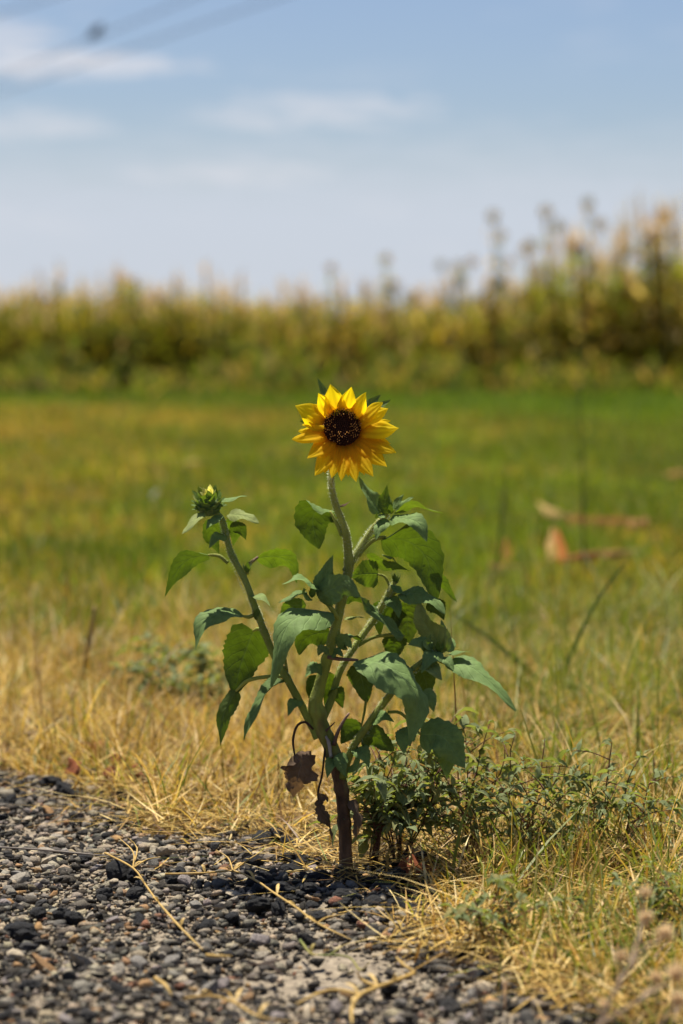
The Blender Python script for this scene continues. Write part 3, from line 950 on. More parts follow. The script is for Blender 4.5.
stem_tube('dead_twig', [(331, 757, -.7), (329, 744, -.9), (326, 736, -.9)], [4, 4.5, 2.5], (.35, .33, .30), (.25, .22, .2), sunflower, 10, 7, 'bark', .2)
stem_tube('dead_twig', [(324, 733, -.5), (330, 727, -.9), (335, 722, -1)], [3, 2, 1], (.08, .05, .04), (.1, .06, .05), sunflower, 6, 6, 'bark', .1)

# bud on the left branch
bud_c = pt(209, 506, -.4)
bud = None
v, f = ico(3)
bud_v = v * np.array([12.0, 11.0, 10.5]) * PXM
bud = mk('bud', bud_v + np.array(bud_c), f.tolist(), M['stem'], sunflower, np.tile(np.array([(.13, .19, .06)]), (len(v), 1)))
bud['label'] = 'closed green flower bud'
rr = random.Random(5)
for k in range(40):
    a = k * 2.39996
    hgt = -0.85 + 1.75 * (k / 40)
    rad = math.sqrt(max(0.05, 1 - min(0.97, hgt * hgt)))
    d = Vector((math.cos(a) * rad, math.sin(a) * rad, hgt * 0.95))
    tilt = Vector((-.12, -.25, .1))
    b0 = bud_c + d * 10.5 * PXM
    b1 = b0 + (d * 0.5 + Vector((0, 0, .9)) + tilt).normalized() * 6 * PXM
    b2 = b1 + (d * 0.9 + Vector((0, 0, .35)) + tilt).normalized() * rr.uniform(4, 8) * PXM
    V, Fs, uv = sheet([b0, b1, b2], 9.5 * PXM, d, prof_leaf, .3, .2, .1, 0, 8, 2, seed=k)
    mk('bract', V, Fs, M['leaf_young'], bud, uv=uv)
for k in range(20):
    a = rr.uniform(0, 6.28)
    d = Vector((math.cos(a) * .55 - .25, math.sin(a) * .55, 1)).normalized()
    b0 = bud_c + d * 8.5 * PXM
    b2 = b0 + (d + Vector((rr.uniform(-.5, .3), -.2, .1))).normalized() * rr.uniform(9, 14) * PXM
    V, Fs, uv = sheet([b0, (b0 + b2) / 2 + Vector((0, 0, .0006)), b2], 7 * PXM, (-.2, -.6, .8), prof_narrow, .3, .2, 0, 0, 6, 1, seed=k)
    mk('young_petal', V, Fs, M['petal'], bud, np.tile(np.array([(.72, .70, .30)]), (len(V), 1)))

# ---- flower head
FC = pt(342, 428.5, -1.0)
FN = Vector((0.03, -0.93, 0.37)).normalized()
FU = (Vector((0, 0, 1)) - FN * FN.z).normalized()
FR = FU.cross(FN).normalized()
FR = FR if FR.x > 0 else -FR
DR = 18.3 * PXM
head = thing('flower_head', loc=FC - ROOT)
head.parent = sunflower


def on_plane(px, py, lift):
    """point of the pixel's line of sight on the flower's plane, lifted along its axis"""
    d = ray(px, py)
    o = Vector((0, 0, CAM_H))
    k = (FC + FN * lift - o).dot(FN) / d.dot(FN)
    return o + d * k


# receptacle and disc
prof = [(0, -.011), (.35, -.0105), (.75, -.008), (1.0, -.003), (1.06, .0), (1.0, .003), (.85, .0052), (.6, .0068), (.3, .0072), (0, .0066)]
V, Fs = [], []
NS = 36
for (rr_, zz) in prof:
    for k in range(NS):
        a = 2 * math.pi * k / NS
        V.append(FC + (FR * math.cos(a) + FU * math.sin(a)) * (rr_ * DR) + FN * zz)
for i in range(len(prof) - 1):
    for k in range(NS):
        Fs.append((i * NS + k, i * NS + (k + 1) % NS, (i + 1) * NS + (k + 1) % NS, (i + 1) * NS + k))
cols = np.vstack([np.tile((.07, .12, .04) if i < 4 else (.03, .011, .008), (NS, 1)) for i in range(len(prof))])
mk('disc', V, Fs, M['disc'], head, cols)
fv, ff, fc = [], [], []
for k in range(260):
    q = math.sqrt((k + .5) / 260)
    a = k * 2.39996
    rad = q * DR * .99
    zz = np.interp(q, [0, .3, .6, .85, 1.0], [.0066, .0072, .0068, .0052, .003])
    c = FC + (FR * math.cos(a) + FU * math.sin(a)) * rad + FN * float(zz)
    out = (FR * math.cos(a) + FU * math.sin(a))
    ax = (FN + out * (0.75 * q - .25)).normalized()
    s1 = ax.cross(FU).normalized()
    s2 = ax.cross(s1)
    opened = 0.42 < q < .98
    hgt = rnd.uniform(.0028, .0042) if opened else rnd.uniform(.0012, .0024)
    rr_ = .00062
    n0 = len(fv)
    for (hh, kk) in ((0, 1), (hgt * .7, 1.0)):
        for j in range(5):
            an = j * 1.2566
            fv.append(c + ax * hh + (s1 * math.cos(an) + s2 * math.sin(an)) * rr_ * kk)
            fc.append((.028, .010, .008) if hh == 0 else (.06, .020, .010))
    fv.append(c + ax * hgt)
    fc.append((.07, .025, .012))
    for j in range(5):
        j2 = (j + 1) % 5
        ff.append((n0 + j, n0 + j2, n0 + 5 + j2, n0 + 5 + j))
        ff.append((n0 + 5 + j, n0 + 5 + j2, n0 + 10))
fl = mk('disc_florets', fv, ff, M['disc'], head, fc)
tag(fl, kind='stuff')
# pollen-tipped open florets
sv, sf = [], []
ov, of_ = ico(1)
for k in range(30, 256):
    q = math.sqrt((k + .5) / 260)
    a = k * 2.39996
    if rnd.random() < (.5 if q > .55 else .7):
        continue
    out = (FR * math.cos(a) + FU * math.sin(a))
    zz = np.interp(q, [0, .3, .6, .85, 1.0], [.0066, .0072, .0068, .0052, .003])
    c = FC + out * (q * DR + .0006 * q) + FN * (float(zz) + rnd.uniform(.0034, .0046))
    n0 = len(sv)
    sv += (ov * rnd.uniform(.00036, .00066) + np.array(c)).tolist()
    sf += [tuple(int(m_) + n0 for m_ in t_) for t_ in of_]
st = mk('pollen_tips', sv, sf, M['disc'], head, np.tile(np.array([(.62, .29, .08)]), (len(sv), 1)))
tag(st, kind='stuff')


def prof_petal(t):
    if t < .12:
        return 0.45 + 0.55 * (t / .12) ** .7 * .8
    return max(0.02, (0.89 + .11 * math.sin((t - .12) * 3.5)) * (1 - max(0, (t - .45) / .55) ** 1.9))


YEL, ORG, RED = np.array((.90, .70, .016)), np.array((.90, .47, .012)), np.array((.50, .11, .010))


def petal(tipx, tipy, width, lift_tip, lift_mid, back=0.0, twist=0.0, seed=0, bend=0.0):
    dx, dy = tipx - 342, tipy - 428.5
    ln = math.hypot(dx, dy)
    ux, uy = dx / ln, dy / ln
    base = on_plane(342 + ux * 15.5, 428.5 + uy * 13.8, -back)
    mx, my = 342 + dx * .55 - uy * bend, 428.5 + dy * .55 + ux * bend
    mid = on_plane(mx, my, lift_mid - back)
    tip = on_plane(tipx, tipy, lift_tip - back)
    side = (tip - base).cross(FN).normalized()
    flat = max(0.0, 1 - abs(dy) / ln * 1.15)           # the petals at the sides lie with their faces turned up
    n = FN + side * twist + FU * (.40 * flat + (.35 if dy > 5 else 0))
    V, Fs, uv = sheet([base, mid, tip], width * (1.32 if flat > .25 else 1.14) * PXM, n, prof_petal, .10, .30, .22, 0, 22, 8, seed=seed)
    # two long grooves
    q = np.abs(uv[:, 0] * 2 - 1)
    g = 0.00055 * np.cos(q * 9.4) * np.sin(np.clip(uv[:, 1], 0, 1) * math.pi)
    V = V + np.array(FN)[None] * g[:, None]
    t = uv[:, 1][:, None]
    k1 = np.clip(1 - t / .30, 0, 1) ** 1.3
    k2 = np.clip(1 - t / (.62 + (.4 if dy > 8 else 0)), 0, 1) ** 1.1 * .85  # orange runs further out on the lower rays, standing in for their shade
    c = YEL * (1 - k2) + ORG * k2
    if dy > 6:
        c = c * .7 + ORG * .3                           # shade on the lower rays, painted in as a deeper orange
    c = c * (1 - k1) + RED * k1
    r2 = random.Random(seed)
    c = c * r2.uniform(.80, 1.06)
    c = c * (.95 + .06 * np.cos(q * 11 + seed))[:, None]
    mk('petal', V, Fs, M['petal'], head, c, uv=uv)


def zp(x, y):
    return 285 + x / 5.692, 375 + y / 5.692


front = [(258, 52, 19, 1), (378, 68, 15, 1), (462, 98, 15, 1), (555, 155, 15, .8), (588, 190, 15, .6), (648, 302, 17, .3), (632, 440, 16, .15), (580, 522, 15, .1),
         (502, 577, 16, .05), (405, 608, 15, 0), (320, 603, 13, 0), (265, 588, 13, 0), (170, 572, 17, .05), (126, 474, 15, .1), (40, 366, 15, .3), (58, 175, 18, .6), (188, 103, 15, .9)]
for i, (x, y, wd, upk) in enumerate(front):
    px, py = zp(x, y)
    petal(px, py, wd, .004 + .016 * upk + .007 * (1 - upk), .0045 + .005 * upk + .002 * (1 - upk), 0.0, rnd.uniform(-.4, .4), 200 + i, rnd.uniform(-2, 2))
second = [(330, 110, 13, 1), (430, 140, 13, .9), (230, 160, 12, .9), (600, 260, 12, .4), (600, 390, 14, .2), (540, 500, 13, .1), (455, 570, 13, 0), (360, 580, 13, 0), (225, 560, 13, 0),
          (95, 285, 13, .4), (75, 320, 13, .3), (130, 240, 14, .5), (160, 430, 12, .1), (150, 165, 12, .7), (510, 200, 12, .6)]
for i, (x, y, wd, upk) in enumerate(second):
    px, py = zp(x, y)
    petal(px, py, wd, .002 + .013 * upk + .006 * (1 - upk), .003 + .004 * upk, 0.0022, rnd.uniform(-.3, .3), 300 + i, rnd.uniform(-2, 2))
# short petals curled over the disc's upper edge
for i, (x, y) in enumerate(((332, 165), (388, 160), (285, 190))):
    px, py = zp(x, y)
    petal(px, py, 9, .008, .005, 0, 0, 400 + i)
# green bracts behind the petals
for i, (x, y, wd) in enumerate(((185, 18, 7), (545, 112, 9), (602, 140, 8), (420, 122, 8), (230, 130, 12), (85, 262, 8), (480, 335, 7), (205, 400, 8), (330, 560, 9), (120, 330, 9), (480, 480, 9), (560, 320, 8))):
    px, py = zp(x, y)
    dx, dy = px - 342, py - 428.5
    b0 = on_plane(342 + dx * .3, 428.5 + dy * .3, -.010)
    b1 = on_plane(342 + dx * .7, 428.5 + dy * .7, -.010)
    b2 = on_plane(px, py, -.008)
    V, Fs, uv = sheet([b0, b1, b2], wd * PXM * 1.3, FN, prof_narrow, .3, .2, .15, 0, 12, 3, seed=i)
    mk('bract', V, Fs, M['leaf'], head, uv=uv)

# ------------------------------------------------------------------ small weeds
weed_leaf_meshes = []
for i in range(4):
    V, Fs, uv = sheet([(0, 0, 0), (0, .5, .10 - .02 * i), (0, 1.0, -.10 - .08 * i)], .42 + .04 * (i % 2), (0, 0, 1), prof_narrow if i % 2 else prof_leaf, (.25, .8, .5, .95)[i], .2, .15, 0, 6, 2, seed=i)
    me = bpy.data.meshes.new('leaf')
    me.from_pydata(V.tolist(), [], Fs)
    l = me.uv_layers.new(name='uv')
    li = np.zeros(len(me.loops), dtype=np.int32)
    me.loops.foreach_get('vertex_index', li)
    l.data.foreach_set('uv', np.asarray(uv, dtype=np.float32)[li].ravel())
    me.polygons.foreach_set('use_smooth', np.ones(len(me.polygons), dtype=bool))
    me.materials.append(M['weed_leaf'])
    weed_leaf_meshes.append(me)


def weed(base, tips, label, seed, leaf_len=0.011, per=11, side=3, group=None, red=True, name='weed', stem_r=.0010):
    """bushy small-leaved weed: stems from one root to the given tips, side shoots, and leaves one by one"""
    r = random.Random(seed)
    root = thing(name, label, 'weed', base, group)
    segs, leaves = [], []
    cnt = 0
    def shoot(P, r0, nleaf):
        S = spline(np.array([tuple(p) for p in P]), 14)
        segs.append(tube([Vector(s) for s in S[::2]] + [Vector(S[-1])], np.linspace(r0, r0 * .4, 8), 10, 5, .05))
        for k in range(nleaf):
            t = 0.35 + 0.65 * (k + r.random() * .6) / nleaf
            i = min(12, int(t * 13))
            p = Vector(S[i]) * (1 - (t * 13 - i)) + Vector(S[i + 1]) * (t * 13 - i)
            leaves.append((p, Vector(S[min(13, i + 1)]) - Vector(S[i]), t))
        for k in range(4):
            leaves.append((Vector(S[-1]), Vector(S[-1]) - Vector(S[-2]), 1.0))
        return S
    for tp in tips:
        m1 = base.lerp(tp, .35) + Vector((r.uniform(-.012, .012), r.uniform(-.012, .012), .012))
        m2 = base.lerp(tp, .72) + Vector((r.uniform(-.01, .01), r.uniform(-.01, .01), .010))
        S = shoot([base + Vector((r.uniform(-.004, .004), r.uniform(-.004, .004), -.004)), m1, m2, tp], stem_r, per)
        for _ in range(side):
            i = r.randrange(4, 12)
            p = Vector(S[i])
            a = r.uniform(0, 6.28)
            ln = r.uniform(.02, .05)
            q = p + Vector((math.cos(a) * ln, math.sin(a) * ln, r.uniform(.0, .7) * ln))
            shoot([p, p.lerp(q, .5) + Vector((0, 0, .003)), q], stem_r * .6, per // 2)
    V, Fs = join(segs)
    n_st = len(V)
    cc = np.tile(np.array([(.16, .07, .045) if red else (.12, .11, .05)]), (n_st, 1))
    mk('stem', V, Fs, M['stem'], root, cc)
    if len(leaves) > 298:
        r.shuffle(leaves)
        leaves = leaves[:298]
    for p, d, t in leaves:
        o = bpy.data.objects.new('leaf', weed_leaf_meshes[r.randrange(4)])
        a = r.uniform(0, 6.28)
        up = r.uniform(-.7, .7)
        yv = (Vector((math.cos(a), math.sin(a), up)) + d.normalized() * .35).normalized()
        zv = Vector((r.uniform(-.7, .7), r.uniform(-.7, .7), 1)).normalized()
        zv = (zv - yv * zv.dot(yv)).normalized()
        xv = yv.cross(zv)
        s = leaf_len * r.uniform(.40, 1.25)
        m = Matrix((xv * s, yv * s, zv * s)).transposed().to_4x4()
        m.translation = p - base
        o.matrix_local = m
        o.parent = root
        COL.objects.link(o)
    return root


def wt_(px, py, Y):
    return at(px, py, Y)


B = gnd(398, 866)
weed(B, [wt_(372, 742, B.y), wt_(392, 765, B.y + .03), wt_(420, 722, B.y), wt_(455, 716, B.y + .03), wt_(452, 745, B.y - .03), wt_(478, 735, B.y), wt_(385, 800, B.y - .05), wt_(432, 785, B.y - .04), wt_(412, 760, B.y - .02), wt_(365, 785, B.y - .02)],
     'dark green leafy weed between the stem-hugging weed and the dense grey green one', 1, .019, 14, 4)
B = gnd(372, 868)
weed(B, [wt_(362, 752, B.y), wt_(380, 745, B.y + .02), wt_(398, 738, B.y), wt_(405, 772, B.y - .02), wt_(366, 800, B.y - .03), wt_(388, 815, B.y - .04), wt_(412, 800, B.y - .03), wt_(420, 755, B.y + .02), wt_(395, 785, B.y)],
     'shaded dark weed pressed against the brown lower stem of the sunflower', 15, .022, 14, 4)
B = gnd(470, 862)
weed(B, [wt_(462, 722, B.y + .02), wt_(490, 722, B.y + .04), wt_(440, 745, B.y - .02), wt_(480, 752, B.y - .03), wt_(452, 785, B.y - .05), wt_(497, 770, B.y - .03), wt_(430, 812, B.y - .06), wt_(475, 812, B.y - .06), wt_(505, 745, B.y)],
     'dense grey green weed behind the lowest hanging sunflower leaf', 12, .0145, 14, 4)
B = gnd(525, 870)
weed(B, [wt_(515, 735, B.y), wt_(545, 738, B.y + .03), wt_(540, 770, B.y - .02), wt_(515, 785, B.y - .04), wt_(560, 765, B.y), wt_(490, 800, B.y - .05), wt_(565, 795, B.y - .03), wt_(535, 810, B.y - .05)],
     'grey green bushy weed with thin red stems, middle one of the row of weeds', 2, .0145, 13, 4)
B = gnd(612, 862)
weed(B, [wt_(612, 742, B.y), wt_(640, 758, B.y), wt_(668, 768, B.y + .02), wt_(590, 765, B.y - .02), wt_(630, 795, B.y - .04), wt_(575, 790, B.y - .03), wt_(655, 800, B.y - .03), wt_(602, 790, B.y - .03)],
     'loose grey green weed standing in straw grass at the right edge', 3, .0145, 11, 3)
B = gnd(497, 958)
weed(B, [wt_(470, 893, B.y), wt_(500, 880, B.y), wt_(520, 900, B.y), wt_(545, 905, B.y - .02), wt_(455, 910, B.y - .02)],
     'low weed with a dark red stem at the edge of the gravel', 4, .0125, 11, 2)
B = gnd(662, 945)
weed(B, [wt_(640, 898, B.y), wt_(665, 890, B.y), wt_(690, 885, B.y), wt_(700, 905, B.y), wt_(655, 915, B.y - .02)],
     'low silvery weed behind the dry seed heads in the corner', 5, .0125, 12, 2)
B = gnd(178, 712)
weed(B, [wt_(120, 668, B.y), wt_(145, 650, B.y), wt_(165, 638, B.y), wt_(190, 642, B.y + .04), wt_(215, 655, B.y), wt_(235, 678, B.y), wt_(150, 678, B.y - .06), wt_(200, 675, B.y - .06), wt_(130, 700, B.y - .06), wt_(225, 700, B.y - .06)],
     'spreading grey green weed in the straw left of the sunflower', 6, .023, 15, 4, red=False)


# ------------------------------------------------------------------ runners, stalks, twigs and husks
def straw_runner(label, lines, cols=((.42, .27, .075), (.50, .34, .11)), wid=2.1, name='straw_runner', cat='straw', z=.019, nodes=True):
    p0 = gnd(*lines[0][0], z)
    root = thing(name, label, cat, (p0.x, p0.y, 0))
    for li, ln in enumerate(lines):
        P = []
        for k, (px, py) in enumerate(ln):
            P.append(gnd(px, py, z + rnd.uniform(-.002, .005) + (.006 if li and k == len(ln) - 1 else 0)))
        n = max(10, 5 * len(P))
        wdt = [wid * PXM / 2 * (1.0 if li == 0 else .8)] * (len(P) - 1) + [wid * PXM / 2 * .35]
        V, Fs = tube(P, wdt, n, 6, .12)
        t = np.repeat(np.linspace(0, 1, n), 6)[:, None]
        mk('stalk' if li == 0 else 'side_shoot', V, Fs, M['straw'], root, np.array(cols[0]) * (1 - t) + np.array(cols[1]) * t)
        if nodes and li == 0:
            for p in P[1:-1]:
                q = p + Vector((rnd.uniform(-.012, .012), rnd.uniform(-.02, .02), .006))
                V, Fs, uv = sheet([p, (p + q) / 2 + Vector((0, 0, .003)), q], .003, (0, -.4, 1), prof_narrow, .3, 0, .2, 0, 6, 1, seed=li)
                mk('sheath', V, Fs, M['straw'], root, np.tile(np.array([cols[1]]), (len(V), 1)))
    return root


straw_runner('golden grass runner forked at its upper end lying on the gravel', [[(105, 853), (133, 868), (145, 884), (158, 902), (180, 927), (203, 950)], [(133, 868), (133, 852), (117, 836)], [(133, 868), (146, 860), (160, 857)], [(133, 868), (137, 848), (128, 838)]])
straw_runner('long golden grass runner pointing at the foot of the sunflower', [[(165, 874), (205, 873), (233, 871), (255, 880), (277, 895), (297, 908), (317, 923), (352, 940)], [(233, 871), (228, 858), (216, 850)], [(233, 871), (245, 862), (262, 851)], [(317, 923), (328, 917), (345, 914)]])
straw_runner('pale grass runner curving along the bottom edge of the photo', [[(185, 998), (212, 996), (235, 1003), (258, 1016), (292, 1022)], [(235, 1003), (228, 992), (222, 990)]])
straw_runner('branched golden grass runner beside the bare sandy spot', [[(415, 973), (395, 981), (378, 987), (360, 995), (352, 1008), (352, 1024)], [(378, 987), (362, 980), (357, 972)], [(360, 995), (340, 990), (322, 992), (296, 1004)], [(415, 973), (404, 965), (396, 957)]], wid=3.6)
straw_runner('short greenish grass sprout lying on the sandy spot', [[(300, 940), (310, 953), (318, 955)], [(330, 955), (342, 946)], [(318, 955), (348, 957), (360, 970), (370, 962)]], cols=((.14, .17, .04), (.36, .28, .08)), wid=2.4)
straw_runner('thin grey twig lying across the gravel at the left edge', [[(-30, 846), (30, 849), (75, 853), (118, 857)]], cols=((.16, .13, .11), (.2, .17, .14)), wid=2.2, name='twig', cat='twig', nodes=False)
straw_runner('thin curved brown twig beside the sandy spot', [[(245, 965), (268, 963), (287, 957)], [(268, 963), (283, 975)]], cols=((.08, .05, .035), (.12, .08, .06)), wid=1.8, name='twig', cat='twig', nodes=False)
straw_runner('short tan straw lying on the gravel near the bottom left', [[(155, 978), (165, 985), (172, 996)]], wid=3.4, nodes=False, name='straw_piece')
straw_runner('tan straw lying flat below the tip of the forked runner', [[(206, 955), (218, 956), (232, 956)]], wid=3, nodes=False, name='straw_piece')


def stalk(name, label, cat, pts, wid, cols, Y, mat='grass', blade=True):
    P = [at(px, py, Y + dy) for (px, py, dy) in pts]
    P[0].z = 0
    s = Y / F
    if blade:
        V, Fs, uv = sheet(P, wid * s, (0.3, -1, .2), lambda t: max(.04, (1 - t) ** .6), .4, 0, 0, 0, 20, 2)
    else:
        V, Fs = tube(P, np.linspace(wid, wid * .4, len(P)) * s / 2, 20, 6, .05)
    t = np.clip((V[:, 2] / max(1e-3, V[:, 2].max())), 0, 1)[:, None]
    o = mk(name, V, Fs, M[mat], None, np.array(cols[0]) * (1 - t) + np.array(cols[1]) * t)
    return tag(o, label, cat)


p = gnd(553, 705)
stalk('grass_blade', 'dark green grass blade leaning right behind the sunflower', 'grass blade', [(553, 700, 0), (566, 665, 0), (584, 625, 0), (604, 590, 0), (632, 555, .02)], 6.5, ((.08, .12, .03), (.07, .11, .035)), p.y)
p = gnd(560, 700)
stalk('grass_blade', 'dark green grass stalk leaning left towards the sunflower leaves', 'grass blade', [(562, 705, .02), (540, 682, .02), (510, 655, 0), (478, 630, -.02), (442, 607, -.03)], 6.5, ((.08, .12, .03), (.06, .10, .03)), p.y)
p = gnd(583, 580)
stalk('tall_stalk', 'thin dark upright stalk in front of the brown husk', 'stalk', [(584, 590, 0), (583, 520, 0), (582, 450, 0), (578, 385, 0)], 2.6, ((.05, .07, .025), (.05, .06, .025)), p.y, 'twig', False)
p = gnd(500, 600)
stalk('tall_stalk', 'faint upright stalk right of the sunflower above the low husk scraps', 'stalk', [(486, 602, 0), (497, 560, 0), (503, 510, 0), (506, 470, 0)], 3.2, ((.05, .07, .025), (.06, .07, .03)), p.y, 'twig', False)
p = gnd(84, 690)
stalk('dead_stalk', 'dark brown dead stalk upright in the straw at left', 'stalk', [(82, 690, 0), (86, 660, 0), (91, 630, 0), (95, 606, 0)], 7, ((.16, .10, .05), (.28, .18, .08)), p.y, 'twig', False)
p = gnd(150, 770)
stalk('dead_stalk', 'thin bent brown stalk beside the reddish dead leaves', 'stalk', [(172, 795, 0), (155, 775, 0), (151, 745, 0), (168, 715, .01), (186, 692, .02)], 2.6, ((.14, .09, .05), (.3, .2, .09)), p.y, 'twig', False)
p = gnd(483, 1060)
stalk('dead_stalk', 'blurred thin brown stalk at the bottom edge in front of the gravel', 'stalk', [(490, 1075, 0), (484, 1040, 0), (478, 1000, 0), (470, 960, 0)], 5.5, ((.12, .08, .055), (.16, .11, .08)), 1.52, 'twig', False)


def husk(label, lines, cat='husk'):
    root = None
    for (pts, wid, c0, c1, zs, nm) in lines:
        P = [gnd(px, py, zz) for (px, py), zz in zip(pts, zs)]
        if root is None:
            root = thing('corn_husk', label, cat, (P[0].x, P[0].y, 0))
        V, Fs, uv = sheet(P, wid * P[0].y / F, (0, -.55, .8), prof_leaf, -.5, .3, .25, .1, 16, 3, seed=int(pts[0][0]))
        t = uv[:, 1][:, None]
        mk(nm, V, Fs, M['husk'], root, np.array(c0) * (1 - t) + np.array(c1) * t)
    return root


TAN, RUST, PALE = (.23, .13, .045), (.13, .040, .018), (.29, .20, .07)
husk('reddish brown dry husk with a pale tip lying on the lawn', [
    ([(565, 516), (600, 518), (650, 520)], 20, RUST, (.30, .12, .05), (.025, .035, .03), 'brown_blade'),
    ([(575, 517), (556, 510), (536, 501)], 15, PALE, PALE, (.03, .045, .05), 'pale_blade'),
    ([(630, 520), (640, 520), (648, 517)], 16, TAN, TAN, (.03, .04, .035), 'tail')])
husk('orange and tan dry husk with a long pale blade on the lawn', [
    ([(556, 560), (553, 545), (552, 526)], 17, PALE, TAN, (.02, .04, .06), 'pale_blade'),
    ([(562, 562), (562, 545), (556, 528)], 18, (.24, .075, .016), (.26, .085, .02), (.02, .04, .06), 'orange_blade'),
    ([(560, 558), (585, 553), (612, 549)], 14, (.22, .08, .03), TAN, (.04, .05, .05), 'tan_blade'),
    ([(600, 553), (620, 550), (642, 550)], 13, TAN, PALE, (.04, .05, .05), 'long_blade')])
husk('small orange husk scraps on the lawn right of the sunflower', [
    ([(506, 562), (507, 550), (506, 538)], 12, (.22, .075, .025), (.22, .08, .03), (.02, .035, .045), 'blade'),
    ([(490, 563), (508, 564), (530, 566)], 11, (.20, .08, .03), TAN, (.03, .04, .03), 'blade')])
husk('pale yellow scrap of dry leaf on the far lawn', [([(180, 462), (197, 460), (216, 464)], 10, (.36, .28, .08), (.32, .25, .08), (.03, .05, .03), 'blade')], 'dry leaf')
husk('small whitish scrap on the lawn above the flower bud', [([(150, 497), (155, 491), (158, 488)], 10, (.45, .5, .38), (.45, .5, .4), (.03, .05, .06), 'blade')], 'dry leaf')
husk('tan scrap of dry leaf on the lawn at the right edge', [([(664, 474), (678, 471), (700, 470)], 11, TAN, TAN, (.03, .05, .03), 'blade')], 'dry leaf')

# reddish dead leaves in the straw at left
r = random.Random(31)
for i, (px, py) in enumerate(((88, 752), (103, 747), (120, 760), (137, 772), (112, 776), (76, 768), (143, 780))):
    P0 = gnd(px, py, .02)
    a = r.uniform(0, 6.28)
    d = Vector((math.cos(a), math.sin(a), r.uniform(-.1, .6)))
    L = r.uniform(.011, .017)
    V, Fs, uv = sheet([P0 - d * L, P0 + Vector((0, 0, .006)), P0 + d * L], L * 1.5, (r.uniform(-.4, .4), -.6, .7), prof_ragged, .4, .5, .5, .3, 12, 3, seed=i)
    o = mk('dead_leaf', V, Fs, M['husk'], None, np.tile(np.array([(.17, .06, .03)]) * r.uniform(.7, 1.3), (len(V), 1)))
    tag(o, 'curled reddish brown dead leaf lying in the straw by the gravel edge', 'dead leaf', 'reddish dead leaves in the straw')
P0 = gnd(418, 872, .01)
V, Fs, uv = sheet([P0 - Vector((.022, 0, 0)), P0 + Vector((0, 0, .006)), P0 + Vector((.022, .01, 0))], .03, (0, -.6, .8), prof_ragged, .3, .4, .5, .3, 14, 3, seed=77)
tag(mk('dead_leaf', V, Fs, M['husk'], None, np.tile(np.array([(.20, .065, .03)]), (len(V), 1))), 'reddish dead leaf in the shade right of the sunflower foot', 'dead leaf')


# dry seed-head weed close to the camera in the corner
def seed_weed(base_px, Y, stems, heads, label):
    b = at(base_px[0], base_px[1], Y)
    b.z = 0
    root = thing('dry_weed', label, 'dry weed', b)
    s = Y / F
    segs = []
    for ln in stems:
        P = [b] + [at(px, py, Y + dy) for px, py, dy in ln] if ln[0] == 'b' else [at(px, py, Y + dy) for px, py, dy in ln]
        segs.append(tube(P, np.linspace(5, 2.2, len(P)) * s / 2, 14, 6, .1))
    V, Fs = join(segs)
    mk('stem', V, Fs, M['twig'], root, np.tile(np.array([(.34, .25, .17)]), (len(V), 1)))
    rr = random.Random(3)
    for (px, py, dy, rad) in heads:
        c = at(px, py, Y + dy)
        vv, ff, cc = [], [], []
        for k in range(90):
            d = Vector((rr.gauss(0, 1), rr.gauss(0, 1), rr.gauss(0, 1) + .5)).normalized()
            p0 = c + d * rad * s * .2
            p1 = c + d * rad * s * rr.uniform(.6, 1.15)
            sd = d.cross(Vector((rr.uniform(-1, 1), rr.uniform(-1, 1), rr.uniform(-1, 1)))).normalized() * .0008
            n0 = len(vv)
            vv += [p0 + sd, p0 - sd, p1 - sd * .4, p1 + sd * .4]
            ff.append((n0, n0 + 1, n0 + 2, n0 + 3))
            g = rr.uniform(.7, 1.2)
            cc += [(.62 * g, .45 * g, .25 * g)] * 2 + [(.80 * g, .66 * g, .42 * g)] * 2
        v, f = ico(2)
        vv2 = np.vstack([np.array([tuple(q) for q in vv]), v * rad * s * .5 + np.array(c)])
        ff2 = ff + [tuple(int(q) + len(vv) for q in t_) for t_ in f]
        mk('seed_head', vv2, ff2, M['fluff'], root, cc + [(.62, .45, .26)] * len(v))
    return root


seed_weed((588, 1110), 1.50,
          [[(588, 1110, 0), (606, 1012, 0), (630, 968, 0), (646, 948, 0), (662, 940, 0)], [(630, 968, 0), (638, 940, .01), (645, 922, .01)], [(618, 990, 0), (622, 972, .02), (622, 962, .02)],
           [(600, 1025, 0), (640, 1000, -.02), (672, 980, -.02)], [(640, 1000, -.02), (652, 988, -.01), (658, 982, -.01)], [(640, 940, 0), (642, 915, .02), (645, 897, .02)],
           [(630, 1060, 0), (660, 1025, 0), (676, 1005, 0)], [(594, 1050, 0), (600, 1020, .01), (604, 1005, .01)]],
          [(664, 934, 0, 13), (646, 918, .01, 9), (621, 957, .02, 9), (677, 974, -.02, 15), (656, 978, -.01, 9), (645, 893, .02, 8), (678, 1000, 0, 12), (604, 1005, .01, 7)],
          'blurred dry weed with fluffy tan seed heads close to the camera')

# ------------------------------------------------------------------ dry and green grass
STRAW = np.array([(.47, .31, .075), (.56, .38, .11), (.34, .205, .05), (.64, .50, .22), (.17, .09, .03), (.43, .30, .075)])
GREEN = np.array([(.13, .17, .018), (.19, .22, .022), (.09, .13, .015), (.26, .26, .03)])


def mixed_cols(n, green, r):
    s = STRAW[r.integers(0, len(STRAW), n)] * r.uniform(.75, 1.15, (n, 1))
    g = GREEN[r.integers(0, len(GREEN), n)] * r.uniform(.75, 1.2, (n, 1))
    k = (r.uniform(size=n) < green)[:, None]
    return np.where(k, g, s), k[:, 0]


